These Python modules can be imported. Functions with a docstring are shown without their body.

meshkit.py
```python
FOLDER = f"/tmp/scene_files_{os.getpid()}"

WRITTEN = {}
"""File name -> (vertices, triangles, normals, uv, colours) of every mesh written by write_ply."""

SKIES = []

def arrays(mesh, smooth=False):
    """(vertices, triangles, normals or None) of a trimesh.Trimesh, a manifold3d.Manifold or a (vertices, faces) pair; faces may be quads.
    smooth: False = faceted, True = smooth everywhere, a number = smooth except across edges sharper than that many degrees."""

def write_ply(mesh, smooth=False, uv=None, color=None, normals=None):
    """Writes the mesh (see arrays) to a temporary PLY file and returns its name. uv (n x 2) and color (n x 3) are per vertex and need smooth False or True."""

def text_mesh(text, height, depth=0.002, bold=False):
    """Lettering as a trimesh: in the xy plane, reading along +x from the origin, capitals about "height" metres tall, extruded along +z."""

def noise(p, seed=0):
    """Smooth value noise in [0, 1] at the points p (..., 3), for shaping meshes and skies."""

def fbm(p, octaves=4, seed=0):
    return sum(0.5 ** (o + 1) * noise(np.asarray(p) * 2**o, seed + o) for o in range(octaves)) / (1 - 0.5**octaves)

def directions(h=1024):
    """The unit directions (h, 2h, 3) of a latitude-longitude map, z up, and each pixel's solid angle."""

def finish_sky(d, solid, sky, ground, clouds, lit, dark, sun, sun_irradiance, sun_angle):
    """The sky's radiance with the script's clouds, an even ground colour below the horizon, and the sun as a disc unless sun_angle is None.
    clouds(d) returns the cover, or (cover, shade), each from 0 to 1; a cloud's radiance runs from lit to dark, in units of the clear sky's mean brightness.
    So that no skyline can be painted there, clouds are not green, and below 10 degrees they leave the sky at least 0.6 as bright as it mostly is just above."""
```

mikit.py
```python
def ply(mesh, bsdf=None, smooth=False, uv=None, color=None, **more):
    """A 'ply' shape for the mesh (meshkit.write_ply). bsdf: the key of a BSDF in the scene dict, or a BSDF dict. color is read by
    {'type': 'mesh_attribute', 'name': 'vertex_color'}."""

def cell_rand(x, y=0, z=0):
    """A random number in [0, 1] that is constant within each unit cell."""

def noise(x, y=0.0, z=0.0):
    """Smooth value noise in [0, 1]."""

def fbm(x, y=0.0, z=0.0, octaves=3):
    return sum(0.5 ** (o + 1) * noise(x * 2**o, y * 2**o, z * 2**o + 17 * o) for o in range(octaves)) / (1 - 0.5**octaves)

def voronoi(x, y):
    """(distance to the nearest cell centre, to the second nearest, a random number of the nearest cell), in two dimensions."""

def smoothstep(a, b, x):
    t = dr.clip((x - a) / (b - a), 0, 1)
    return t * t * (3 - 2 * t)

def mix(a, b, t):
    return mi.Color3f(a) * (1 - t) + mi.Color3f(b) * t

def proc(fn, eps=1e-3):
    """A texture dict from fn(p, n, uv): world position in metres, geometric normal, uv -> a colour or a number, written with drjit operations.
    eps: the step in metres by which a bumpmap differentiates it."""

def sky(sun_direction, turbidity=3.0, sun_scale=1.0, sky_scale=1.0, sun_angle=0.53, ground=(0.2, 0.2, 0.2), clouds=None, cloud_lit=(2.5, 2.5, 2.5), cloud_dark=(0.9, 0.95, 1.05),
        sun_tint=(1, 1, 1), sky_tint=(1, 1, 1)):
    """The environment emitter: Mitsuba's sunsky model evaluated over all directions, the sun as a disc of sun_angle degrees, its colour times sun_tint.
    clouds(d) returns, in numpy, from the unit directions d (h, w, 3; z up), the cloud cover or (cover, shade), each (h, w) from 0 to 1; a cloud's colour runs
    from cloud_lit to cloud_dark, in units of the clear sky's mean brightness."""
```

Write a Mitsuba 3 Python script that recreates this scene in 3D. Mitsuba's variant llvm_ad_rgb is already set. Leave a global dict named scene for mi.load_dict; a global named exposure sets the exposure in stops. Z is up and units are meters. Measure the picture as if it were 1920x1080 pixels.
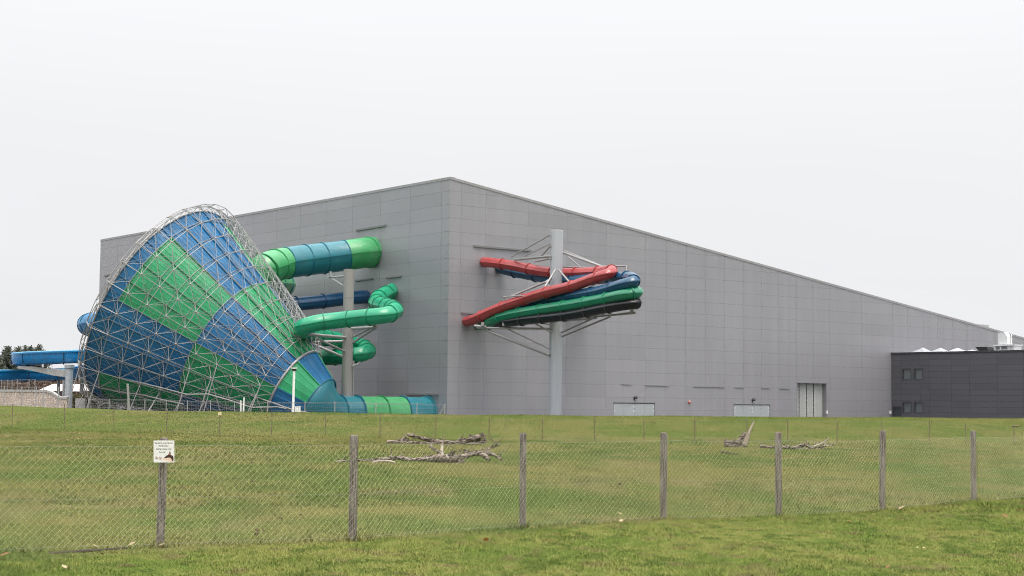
import math, random
import numpy as np
import trimesh
import drjit as dr
import mitsuba as mi
import meshkit
import mikit
from shapely.geometry import Polygon, box as sbox
from mikit import fbm, noise, voronoi, cell_rand, smoothstep, mix

T = mi.ScalarTransform4f
scene, labels = {}, {}
random.seed(7)
rng = np.random.default_rng(11)

# ------------------------------------------------------------------ camera, light, exposure
exposure = 2.83
EYE = 1.62
PITCH, ROLL = math.radians(4.107), math.radians(0.6414)
fwd = np.array([0, math.cos(PITCH), math.sin(PITCH)])
right0 = np.array([1.0, 0, 0])
up0 = np.cross(right0, fwd)
up = -math.sin(ROLL) * right0 + math.cos(ROLL) * up0
scene['camera'] = {'type': 'perspective', 'fov': 36.12, 'fov_axis': 'x', 'near_clip': 0.1, 'far_clip': 6000.0,
                   'to_world': T().look_at(origin=[0, 0, EYE], target=[0, float(fwd[1]), float(EYE + fwd[2])], up=up.tolist())}


def overcast(d):
    # a closed cloud deck, as bright as an overcast sky is: brightest overhead, dimmer low down
    h = np.clip(d[..., 2], 0, 1)
    lum = 0.28 + 0.72 * h ** 2.2
    q = np.stack([d[..., 0] / (h + 0.12), d[..., 1] / (h + 0.12), 0 * h], -1)
    lum = lum * (0.975 + 0.05 * meshkit.fbm(q * 0.7, 4, 2))
    return np.ones(h.shape), (1 - lum) / (1 - 0.25)


scene['sky_light'] = mikit.sky((0.16, -0.30, 1.0), turbidity=3, sun_scale=0.3, sun_angle=34, sun_tint=(0.93, 0.98, 1.10), ground=(0.1, 0.11, 0.06), clouds=overcast,
                               cloud_lit=(4.65, 4.69, 4.78), cloud_dark=(1.1625, 1.1725, 1.195))

# ------------------------------------------------------------------ materials


def mat(name, rgb, rough=0.5, spec=0.5, metallic=0.0, coat=0.0, bump=None):
    c = rgb if isinstance(rgb, dict) else {'type': 'rgb', 'value': list(rgb)}
    b = {'type': 'principled', 'base_color': c, 'roughness': rough, 'specular': spec, 'metallic': metallic, 'clearcoat': coat, 'clearcoat_gloss': 0.9}
    if bump is not None:
        b = {'type': 'bumpmap', 'arbitrary': mikit.proc(bump[0], bump[2] if len(bump) > 2 else 1e-3), 'scale': bump[1], 'bsdf': b}
    scene[name] = {'type': 'twosided', 'bsdf': b}


FENCE_A, FENCE_B = np.array((-1.780,18.005,0.000)[:2]), np.array((7.772,26.466,0.000)[:2])


def grass_zone(x, y):
    """0 on the lawn this side of the near fence, 1 in the meadow behind it."""
    e = (FENCE_B - FENCE_A) / np.linalg.norm(FENCE_B - FENCE_A)
    side = (y - float(FENCE_A[1])) * float(e[0]) - (x - float(FENCE_A[0])) * float(e[1])
    return smoothstep(-0.25, 0.25, side + 0.5 * (fbm(x * 1.7, y * 1.7, 3.0) - 0.5))


def turf(p):
    x, y = p.x, p.y
    big = fbm(x * 0.16, y * 0.11, 1.0, octaves=4)
    mid = fbm(x * 0.9, y * 0.6, 5.0, octaves=3)
    small = fbm(x * 6.0, y * 4.5, 9.0, octaves=3)
    lawn = mix((0.112, 0.158, 0.036), (0.172, 0.186, 0.055), smoothstep(0.30, 0.70, 0.5 * mid + 0.5 * small))
    lawn = mix(lawn, (0.066, 0.102, 0.024), 0.75 * smoothstep(0.58, 0.70, fbm(x * 4.5, y * 2.6, 21.0)))
    lawn = mix(lawn, (0.150, 0.122, 0.064), 0.6 * smoothstep(0.62, 0.76, fbm(x * 3.6, y * 2.6, 40.0)))
    dry = smoothstep(0.32, 0.66, 0.55 * big + 0.45 * mid)
    mead = mix((0.108, 0.148, 0.044), (0.184, 0.178, 0.069), dry)
    mead = mix(mead, (0.225, 0.188, 0.098), 0.45 * smoothstep(0.56, 0.76, fbm(x * 0.6, y * 0.25, 33.0)))
    mead = mix(mead, (0.074, 0.110, 0.035), 0.40 * smoothstep(0.56, 0.74, fbm(x * 1.1, y * 0.45, 60.0)))
    bank = mix((0.112, 0.148, 0.040), (0.166, 0.168, 0.060), smoothstep(0.30, 0.70, 0.6 * fbm(x * 0.35, y * 0.4, 70.0) + 0.4 * mid))
    far = smoothstep(65.5, 66.5, y + 1.5 * (mid - 0.5) + 0.35 * dr.minimum(x + 8.0, 0.0))
    c = mix(lawn, mead, grass_zone(x, y))
    c = mix(c, bank, far)
    return c * (0.80 + 0.18 * small)


def col_soil(p, n, uv):
    return turf(p) * 0.85


def col_blade(p, n, uv):
    c = turf(p)
    c = mix(c, (0.40, 0.34, 0.16), 0.5 * smoothstep(0.84, 0.98, uv.x))
    c = mix(c, (0.09, 0.14, 0.03), 0.4 * smoothstep(0.20, 0.04, uv.x))
    return c * (0.88 + 0.38 * uv.y)


scene['turf_soil'] = {'type': 'twosided', 'bsdf': {'type': 'diffuse', 'reflectance': mikit.proc(col_soil)}}
scene['grass_blade'] = {'type': 'twosided', 'bsdf': {'type': 'diffuse', 'reflectance': mikit.proc(col_blade)}}


def cladding(name, rgb):
    def col(p, n, uv):
        h = p.x * 0.79 + p.y * 0.61
        streak = fbm(h * 2.2, p.z * 0.12, p.y * 0.05, octaves=3)
        cloud = fbm(p.x * 0.15, p.y * 0.15, p.z * 0.22, octaves=3)
        return mi.Color3f(rgb) * (0.90 + 0.12 * streak + 0.08 * cloud)
    mat(name, mikit.proc(col), 0.42, 0.45, 0.32)


cladding('panel_a', (0.318, 0.318, 0.342))
cladding('panel_b', (0.304, 0.304, 0.328))
cladding('panel_c', (0.328, 0.327, 0.351))
mat('joint_dark', (0.215, 0.214, 0.227), 0.7)
mat('roof_metal', (0.29, 0.29, 0.30), 0.5)
mat('flashing', (0.18, 0.18, 0.185), 0.6)
mat('annex_a', (0.088, 0.087, 0.098), 0.45, 0.4)
mat('annex_b', (0.083, 0.082, 0.093), 0.47, 0.4)
mat('annex_c', (0.092, 0.091, 0.102), 0.44, 0.4)
mat('annex_joint', (0.042, 0.042, 0.047), 0.7)
mat('door_pale', (0.335, 0.365, 0.38), 0.4)
mat('door_seam', (0.16, 0.175, 0.18), 0.6)
mat('gate_grey', (0.37, 0.385, 0.375), 0.5)
mat('gate_dark', (0.045, 0.047, 0.05), 0.6)
mat('annex_door', (0.045, 0.05, 0.058), 0.5)
mat('window_frame', (0.05, 0.05, 0.055), 0.5)
mat('window_glass', (0.10, 0.115, 0.12), 0.06, 0.8, 0.0, 1.0)
mat('white_paint', (0.78, 0.78, 0.77), 0.5)
mat('lamp_dark', (0.05, 0.05, 0.055), 0.4)
mat('alarm_red', (0.42, 0.17, 0.13), 0.4)
mat('galvanised', (0.315, 0.312, 0.31), 0.45, 0.5, 0.3)
mat('galvanised_dull', (0.36, 0.36, 0.37), 0.5, 0.5, 0.35)


def steel_streaks(p, n, uv):
    s = fbm(p.x * 6.0, p.y * 6.0, p.z * 0.5, octaves=3)
    return mix((0.235, 0.225, 0.215), (0.30, 0.29, 0.28), s)


def pylon_paint(p, n, uv):
    s = fbm(p.x * 5.0, p.y * 5.0, p.z * 0.35, octaves=3)
    return mix((0.400, 0.420, 0.460), (0.460, 0.480, 0.520), s)


mat('column_grey', mikit.proc(steel_streaks), 0.5, 0.5, 0.1)
mat('pylon_grey', mikit.proc(pylon_paint), 0.38, 0.5, 0.25)


def frp(name, a, b, rough=0.28, coat=0.3):
    """gel-coated glass fibre, slightly weathered and streaked"""
    def col(p, n, uv):
        s = fbm(p.x * 0.9, p.y * 0.9, p.z * 0.9, octaves=3)
        g = fbm(p.x * 2.6 + 9.0, p.y * 2.6, p.z * 0.5, octaves=3)
        c = mix(a, b, smoothstep(0.3, 0.7, s))
        return mix(c, (0.10, 0.105, 0.10), 0.13 * smoothstep(0.52, 0.72, g))
    mat(name, mikit.proc(col), rough, 0.5, 0.0, coat)


frp('funnel_blue', (0.010, 0.130, 0.300), (0.020, 0.155, 0.335), 0.36, 0.0)
frp('funnel_green', (0.018, 0.280, 0.118), (0.032, 0.325, 0.142), 0.36, 0.0)
frp('tube_green', (0.005, 0.245, 0.125), (0.014, 0.285, 0.150), 0.28, 0.25)
frp('raft_green', (0.040, 0.275, 0.098), (0.068, 0.320, 0.130), 0.3, 0.2)
frp('raft_teal', (0.012, 0.145, 0.185), (0.022, 0.170, 0.212))
frp('tube_blue', (0.005, 0.050, 0.125), (0.010, 0.064, 0.150))
frp('slide_red', (0.275, 0.032, 0.034), (0.330, 0.048, 0.050), 0.28, 0.3)
frp('slide_blue', (0.003, 0.052, 0.112), (0.007, 0.064, 0.134), 0.22, 0.4)
frp('slide_green', (0.004, 0.150, 0.078), (0.010, 0.178, 0.094), 0.24, 0.5)
mat('slide_black', (0.011, 0.011, 0.014), 0.25, 0.4)
frp('flume_blue', (0.006, 0.170, 0.430), (0.016, 0.200, 0.470))
mat('flume_rim', (0.16, 0.42, 0.62), 0.4)
mat('seam_red', (0.26, 0.028, 0.026), 0.4)
mat('seam_blue', (0.005, 0.038, 0.095), 0.4)
mat('seam_green', (0.006, 0.17, 0.085), 0.4)
mat('seam_black', (0.03, 0.03, 0.032), 0.4)
mat('seam_raft', (0.03, 0.24, 0.085), 0.4)
mat('seam_teal', (0.014, 0.125, 0.19), 0.4)


def old_wood(p, n, uv):
    g = fbm(p.x * 90.0, p.y * 90.0, p.z * 4.0, octaves=3)
    k = fbm(p.x * 20.0, p.y * 20.0, p.z * 9.0, octaves=2)
    c = mix((0.105, 0.088, 0.080), (0.265, 0.232, 0.218), smoothstep(0.34, 0.62, g))
    return mix(c, (0.17, 0.15, 0.14), smoothstep(0.52, 0.66, k))


def drift(p, n, uv):
    g = fbm(p.x * 14.0, p.y * 14.0, p.z * 30.0, octaves=3)
    c = mix((0.040, 0.031, 0.025), (0.290, 0.245, 0.208), smoothstep(0.40, 0.62, g))
    return c


mat('post_wood', mikit.proc(old_wood), 0.9, 0.2)
mat('driftwood', mikit.proc(drift), 0.9, 0.2)
mat('driftwood_pale', (0.36, 0.31, 0.26), 0.9, 0.2)
mat('bark_dark', (0.07, 0.058, 0.046), 0.9, 0.2)
mat('wire', (0.42, 0.44, 0.29), 0.6, 0.3)
mat('rusty', (0.17, 0.135, 0.11), 0.85, 0.2)
mat('insulator', (0.62, 0.55, 0.33), 0.6)
mat('mesh_grey', (0.17, 0.17, 0.175), 0.6, 0.3)
mat('wire_dull', (0.24, 0.24, 0.20), 0.7, 0.2)


def stone_wall_col(p, n, uv):
    f1, f2, r = voronoi(p.x * 5.5, p.z * 6.5)
    c = mix((0.46, 0.38, 0.33), (0.62, 0.535, 0.48), r)
    return mix(mi.Color3f(0.33, 0.28, 0.245), c, smoothstep(0.03, 0.14, f2 - f1))


def stone_wall_h(p, n, uv):
    f1, f2, r = voronoi(p.x * 5.5, p.z * 6.5)
    return smoothstep(0.0, 0.2, f2 - f1)


def concrete_col(p, n, uv):
    return mix((0.33, 0.33, 0.325), (0.43, 0.43, 0.42), fbm(p.x * 2.0, p.y * 2.0, p.z * 2.0, octaves=4))


mat('paving', mikit.proc(lambda p, n, uv: mix((0.065, 0.065, 0.066), (0.095, 0.095, 0.094), fbm(p.x * 1.5, p.y * 1.5, 2.0, octaves=4))), 0.9, 0.3)
mat('stone', mikit.proc(stone_wall_col), 0.9, 0.2, bump=(stone_wall_h, 0.02, 0.01))
mat('concrete', mikit.proc(concrete_col), 0.85, 0.3)
mat('tent_white', (0.62, 0.56, 0.54), 0.7)
mat('tent_band', (0.40, 0.22, 0.18), 0.7)
mat('timber_brown', (0.105, 0.072, 0.060), 0.8)
mat('hazy_needles_a', (0.105, 0.120, 0.095), 0.8, 0.2)  # conifer green paled: distance haze is put into the colour
mat('hazy_needles_b', (0.120, 0.130, 0.100), 0.8, 0.2)  # second needle tone, with the same haze mixed into its colour
mat('trunk', (0.09, 0.07, 0.055), 0.9)
mat('twigs', (0.165, 0.120, 0.092), 0.9)
mat('hedge_olive', (0.135, 0.115, 0.055), 0.9)
mat('leaf_brown', (0.20, 0.095, 0.04), 0.8)
mat('leaf_pale', (0.36, 0.28, 0.17), 0.8)
mat('leaf_orange', (0.56, 0.22, 0.05), 0.8)
mat('soil_clod', (0.10, 0.075, 0.045), 0.95, 0.1)
mat('sign_white', (0.74, 0.74, 0.73), 0.45)
mat('sign_ink', (0.04, 0.04, 0.045), 0.6)
mat('sign_brown', (0.045, 0.020, 0.014), 0.6)
mat('sign_peach', (0.72, 0.50, 0.40), 0.6)
mat('sign_red', (0.42, 0.12, 0.14), 0.6)
mat('duct_white', (0.60, 0.61, 0.62), 0.5)
mat('skylight_pale', (0.34, 0.36, 0.39), 0.3, 0.5)
mat('duct_black', (0.012, 0.012, 0.014), 0.5)

# ------------------------------------------------------------------ helpers


def numbered(name):
    if not any(k == name or k.startswith(name + '__') for k in USED):
        USED.add(name)
        return name
    i = 1
    while f'{name}_{i:03d}' in USED:
        i += 1
    USED.add(f'{name}_{i:03d}')
    return f'{name}_{i:03d}'


class Keys(set):
    pass


USED = Keys()


def _free(name):
    if name not in USED:
        USED.add(name)
        return name
    i = COUNT.get(name, 0) + 1
    while f'{name}_{i:03d}' in USED:
        i += 1
    COUNT[name] = i
    k = f'{name}_{i:03d}'
    USED.add(k)
    return k


COUNT = {}


def thing(name, label, cat, group=None, kind=None):
    k = _free(name)
    labels[k] = {'label': label, 'category': cat}
    if group:
        labels[k]['group'] = group
    if kind:
        labels[k]['kind'] = kind
    return k


def part(parent, name, mesh, bsdf, smooth=False, label=None, kind=None, **kw):
    k = _free(parent + '__' + name)
    scene[k] = mikit.ply(mesh, bsdf, smooth=smooth, **kw)
    if label or kind:
        labels[k] = {a: b for a, b in (('label', label), ('kind', kind)) if b}
    return k


def whole(name, label, cat, mesh, bsdf, smooth=False, group=None, kind=None, **kw):
    k = thing(name, label, cat, group, kind)
    scene[k] = mikit.ply(mesh, bsdf, smooth=smooth, **kw)
    return k


def struct(name, mesh, bsdf, smooth=False):
    k = _free(name)
    scene[k] = mikit.ply(mesh, bsdf, smooth=smooth)
    labels[k] = {'kind': 'structure'}
    return k


class MB:
    def __init__(s):
        s.v, s.f, s.n = [], [], 0

    def add(s, v, f):
        v, f = np.asarray(v, float), np.asarray(f, int)
        if f.shape[1] == 4:
            f = np.vstack([f[:, [0, 1, 2]], f[:, [0, 2, 3]]])
        s.v.append(v)
        s.f.append(f + s.n)
        s.n += len(v)
        return s

    def mesh(s, m):
        return s.add(m.vertices, m.faces)

    def bar(s, p, q, r, sides=5, r2=None):
        return s.add(*tube([p, q], [r, r if r2 is None else r2], sides))

    def box(s, o, ex, ey, ez):
        return s.add(*obox(o, ex, ey, ez))

    def out(s):
        return (np.vstack(s.v), np.vstack(s.f))


BF = np.array([[0, 3, 2, 1], [4, 5, 6, 7], [0, 1, 5, 4], [1, 2, 6, 5], [2, 3, 7, 6], [3, 0, 4, 7]])


def obox(o, ex, ey, ez):
    """a box from its corner o and its three edge vectors"""
    o, ex, ey, ez = (np.asarray(a, float) for a in (o, ex, ey, ez))
    v = np.array([o, o + ex, o + ex + ey, o + ey, o + ez, o + ex + ez, o + ex + ey + ez, o + ey + ez])
    f = BF if np.dot(np.cross(ex, ey), ez) > 0 else BF[:, ::-1]
    return v, np.vstack([f[:, [0, 1, 2]], f[:, [0, 2, 3]]])


def cbox(c, sx, sy, sz, rz=0.0):
    """an upright box standing on the point c"""
    a, b = np.array([math.cos(rz), math.sin(rz), 0]), np.array([-math.sin(rz), math.cos(rz), 0])
    return obox(np.asarray(c, float) - a * sx / 2 - b * sy / 2, a * sx, b * sy, np.array([0, 0, sz]))


def frames(p, upv=(0, 0, 1)):
    t = np.gradient(p, axis=0)
    t /= np.linalg.norm(t, axis=1, keepdims=True) + 1e-12
    u = np.tile(np.asarray(upv, float), (len(p), 1))
    flat = np.abs((t * u).sum(1)) > 0.97
    u[flat] = (1, 0, 0)
    a = np.cross(t, u)
    a /= np.linalg.norm(a, axis=1, keepdims=True)
    b = np.cross(a, t)
    return t, a, b


def tube(points, radii, sides=8, caps=True, profile=None, upv=(0, 0, 1)):
    p = np.asarray(points, float)
    n = len(p)
    radii = np.broadcast_to(np.asarray(radii, float), (n,))
    t, a, b = frames(p, upv)
    ang = np.arange(sides) * 2 * np.pi / sides if profile is None else np.asarray(profile[0])
    k = np.ones(len(ang)) if profile is None else np.asarray(profile[1])
    sides = len(ang)
    rr = radii[:, None] + (0 if profile is None else (k - 1)[None, :])
    rr = rr if profile is not None else radii[:, None] * k
    v = p[:, None] + rr[..., None] * (np.cos(ang)[None, :, None] * a[:, None] + np.sin(ang)[None, :, None] * b[:, None])
    v = v.reshape(-1, 3)
    i, j = np.meshgrid(np.arange(n - 1), np.arange(sides), indexing='ij')
    q = np.stack([i * sides + j, i * sides + (j + 1) % sides, (i + 1) * sides + (j + 1) % sides, (i + 1) * sides + j], -1).reshape(-1, 4)
    f = np.vstack([q[:, [0, 1, 2]], q[:, [0, 2, 3]]])
    if caps:
        c0, c1 = len(v), len(v) + 1
        v = np.vstack([v, p[0], p[-1]])
        jj = np.arange(sides)
        f = np.vstack([f, np.stack([jj, np.full(sides, c0), (jj + 1) % sides], 1)[:, [0, 1, 2]], np.stack([(n - 1) * sides + jj, (n - 1) * sides + (jj + 1) % sides, np.full(sides, c1)], 1)])
    return v, f


def spline(pts, step=0.25):
    """an even polyline along the smooth curve through the points"""
    from scipy.interpolate import CubicSpline
    p = np.asarray(pts, float)
    s = np.concatenate([[0], np.cumsum(np.sqrt(np.linalg.norm(np.diff(p, axis=0), axis=1)))])
    cs = CubicSpline(s, p)
    d = cs(np.linspace(0, s[-1], 60 * len(p)))
    L = np.concatenate([[0], np.cumsum(np.linalg.norm(np.diff(d, axis=0), axis=1))])
    m = max(4, int(L[-1] / step))
    q = np.linspace(0, L[-1], m)
    return np.stack([np.interp(q, L, d[:, k]) for k in range(3)], 1), L[-1]


SEAM = (np.array([0.0] + [0.05] + list(np.linspace(0.25, math.pi - 0.25, 11)) + [math.pi - 0.05, math.pi, math.pi + 0.05] + list(np.linspace(math.pi + 0.25, 2 * math.pi - 0.25, 11)) + [2 * math.pi - 0.05]))


def slide(key, pts, r, colours, seams, seg=2.4, step=0.2, first=0.0, ridge=0.05, flange=0.07, cuts=None):
    """a closed tube slide: shell segments bolted together at ring flanges, with a seam ridge along both sides"""
    line, L = spline(pts, step)
    n = len(line)
    prof = np.ones(len(SEAM))
    for k in (0, 13):
        prof[k] += ridge
        prof[(k + 1) % len(SEAM)] += ridge * 0.9
        prof[k - 1] += ridge * 0.9
    if cuts is None:
        m = max(1, round(L / seg))
        at = [round(i * (n - 1) / m) for i in range(m + 1)]
    else:
        at = [0] + [min(n - 2, max(1, round(c / L * (n - 1)))) for c in cuts] + [n - 1]
    for i in range(len(at) - 1):
        a, b = at[i], at[i + 1]
        c = colours[i % len(colours)]
        part(key, 'segment', tube(line[a:b + 1], r, caps=True, profile=(SEAM, prof)), c, smooth=50)
    t, a_, b_ = frames(line)
    for i in range(1, len(at) - 1):
        q = line[at[i]]
        d = t[at[i]]
        w = 0.045
        part(key, 'flange', tube([q - d * w, q - d * w * 0.5, q + d * w * 0.5, q + d * w], [r + flange * 0.6, r + flange, r + flange, r + flange * 0.6], 28), seams[(i - 1) % len(seams)], smooth=50)
    return line


def extrude(poly, origin, ux, uz, n, depth):
    """the shapely polygon (in metres along ux and uz) as a slab whose front face is at origin and whose back lies depth behind, n pointing out of the front"""
    mb = MB()
    for g in getattr(poly, 'geoms', [poly]):
        if g.is_empty or g.area < 1e-4:
            continue
        m = trimesh.creation.extrude_polygon(g, depth, engine='earcut')
        v = np.array(m.vertices)
        w = np.asarray(origin)[None] + v[:, :1] * ux + v[:, 1:2] * uz + (v[:, 2:3] - depth) * n
        f = np.array(m.faces)
        if np.dot(np.cross(ux, uz), n) < 0:
            f = f[:, ::-1]
        mb.add(w, f)
    return mb.out()


# ------------------------------------------------------------------ ground
BASE = -0.8
FENCE_X = np.array([-60, -24.4, -18.6, -11.8, -5.5, 0.0, 4.0, 13.0, 21.0, 60])
FENCE_Y = np.array([96, 77.3, 73.9, 67.5, 67.0, 64.8, 64.0, 64.0, 65.7, 74])
CREST = np.array([(-42.585,100.000,0.886), (-29.509,91.000,1.025), (-24.061,88.000,0.916), (-19.143,86.000,0.836), (-11.168,83.000,0.860), (-3.218,81.000,0.828), (3.865,80.000,0.862), (11.992,80.000,0.926), (19.334,80.000,0.954), (26.407,81.000,0.981), (35.351,84.000,1.003)])


def lump(x, y, f, seed):
    return meshkit.fbm(np.stack([x * f, y * f, np.zeros_like(x) + seed], -1), 3, seed) - 0.5


def gz(x, y):
    x, y = np.asarray(x, float), np.asarray(y, float)
    yf = np.interp(x, FENCE_X, FENCE_Y)
    yc, zc = np.interp(x, CREST[:, 0], CREST[:, 1]), np.interp(x, CREST[:, 0], CREST[:, 2])
    u = np.clip((y - yf) / (yc - yf), 0, 1)
    rise = zc * (1 - (1 - u) ** 1.7)
    v = np.clip((y - yc - 1.0) / 11, 0, 1)
    v = v * v * (3 - 2 * v)
    z = rise * (1 - v) + BASE * v
    soft = np.clip((110 - y) / 20, 0, 1)
    return z + soft * (0.10 * lump(x, y, 0.25, 3) + 0.035 * lump(x, y, 1.3, 5))


gx = np.concatenate([[-3000, -900, -300, -140, -90], np.arange(-60, 70.1, 0.55), [95, 150, 300, 900, 3000]])
gy = np.concatenate([[-400, -80, -20, 0, 6], np.arange(10, 104, 0.5), [108, 115, 130, 160, 250, 500, 1200, 4000]])
X, Y = np.meshgrid(gx, gy)
V = np.stack([X, Y, gz(X, Y)], -1).reshape(-1, 3)
nx = len(gx)
i, j = np.meshgrid(np.arange(len(gy) - 1), np.arange(nx - 1), indexing='ij')
Q = np.stack([i * nx + j, i * nx + j + 1, (i + 1) * nx + j + 1, (i + 1) * nx + j], -1).reshape(-1, 4)
struct('ground', (V, Q), 'turf_soil', smooth=True)

yard = np.array([[-70, 97, 0], [60, 97, 0], [400, 160, 0], [400, 600, 0], [-300, 600, 0], [-300, 160, 0]], float)
yard[:, 2] = BASE + 0.012
struct('pavement', (yard, np.array([[0, 1, 2], [0, 2, 3], [0, 3, 4], [0, 4, 5]])), 'paving')

# ------------------------------------------------------------------ the big hall
C = np.array([-4.86087,120.00000,-0.80000])
dR, dL = np.array([0.78771,0.61605,0.00000]), np.array([-0.61605,0.78771,0.00000])
nR, nL = np.array([0.61605,-0.78771,0.00000]), np.array([-0.78771,-0.61605,0.00000])
UP = np.array([0, 0, 1.0])
TOP = 18.74
SLOPE = -9.86 / 75.1
LR, LL = 92.0, 65.5


def WR(t, z, off=0.0):
    return np.array([C[0], C[1], 0]) + dR * t + nR * off + UP * z


def WL(t, z, off=0.0):
    return np.array([C[0], C[1], 0]) + dL * t + nL * off + UP * z


hall = thing('sports_hall', 'huge grey panel clad hall with a sloping roofline and slides coming out of its walls', 'building')
WALLT = 0.45
wallR = Polygon([(0, BASE), (LR, BASE), (LR, TOP + SLOPE * LR), (0, TOP)])
wallL = Polygon([(0, BASE), (LL, BASE), (LL, TOP), (0, TOP)])
doorsR = [((16.967,1.532)[0], (21.682,1.547)[0], 1.55), ((31.230,1.504)[0], (35.906,1.514)[0], 1.52)]
gate = ((39.511,3.542)[0], (43.528,3.556)[0], 3.55)
holes = [sbox(gate[0], BASE - 1, gate[1], gate[2])] + [sbox(a, BASE - 1, b, z) for a, b, z in doorsR]
cutR = wallR
for h in holes:
    cutR = cutR.difference(h)
# backing walls, 70 mm behind the panel faces
O0 = np.array([C[0], C[1], 0.0])
wR = part(hall, 'wall', extrude(cutR.intersection(sbox(0.07, BASE, LR, 40)), O0 - nR * 0.017, dR, UP, nR, WALLT - 0.017), 'joint_dark', label='long wall under the sloping roofline')
wL = part(hall, 'wall', extrude(wallL.intersection(sbox(0.5, BASE, LL, 40)), O0 - nL * 0.017, dL, UP, nL, WALLT - 0.017), 'joint_dark', label='wall behind the big funnel slide')
# the body of the hall behind the walls
cor = [O0 + dR * 0.46 + dL * 0.46, O0 + dR * (LR - 0.1) + dL * 0.46, O0 + dR * (LR - 0.1) + dL * (LL - 0.1), O0 + dR * 0.46 + dL * (LL - 0.1)]
ztop = [TOP - 0.35 + SLOPE * 0.46, TOP - 0.35 + SLOPE * LR, TOP - 0.35 + SLOPE * LR, TOP - 0.35 + SLOPE * 0.46]
bv = np.array([c + UP * BASE for c in cor] + [c + UP * z for c, z in zip(cor, ztop)])
part(hall, 'roof', (bv, BF), 'roof_metal')

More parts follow.
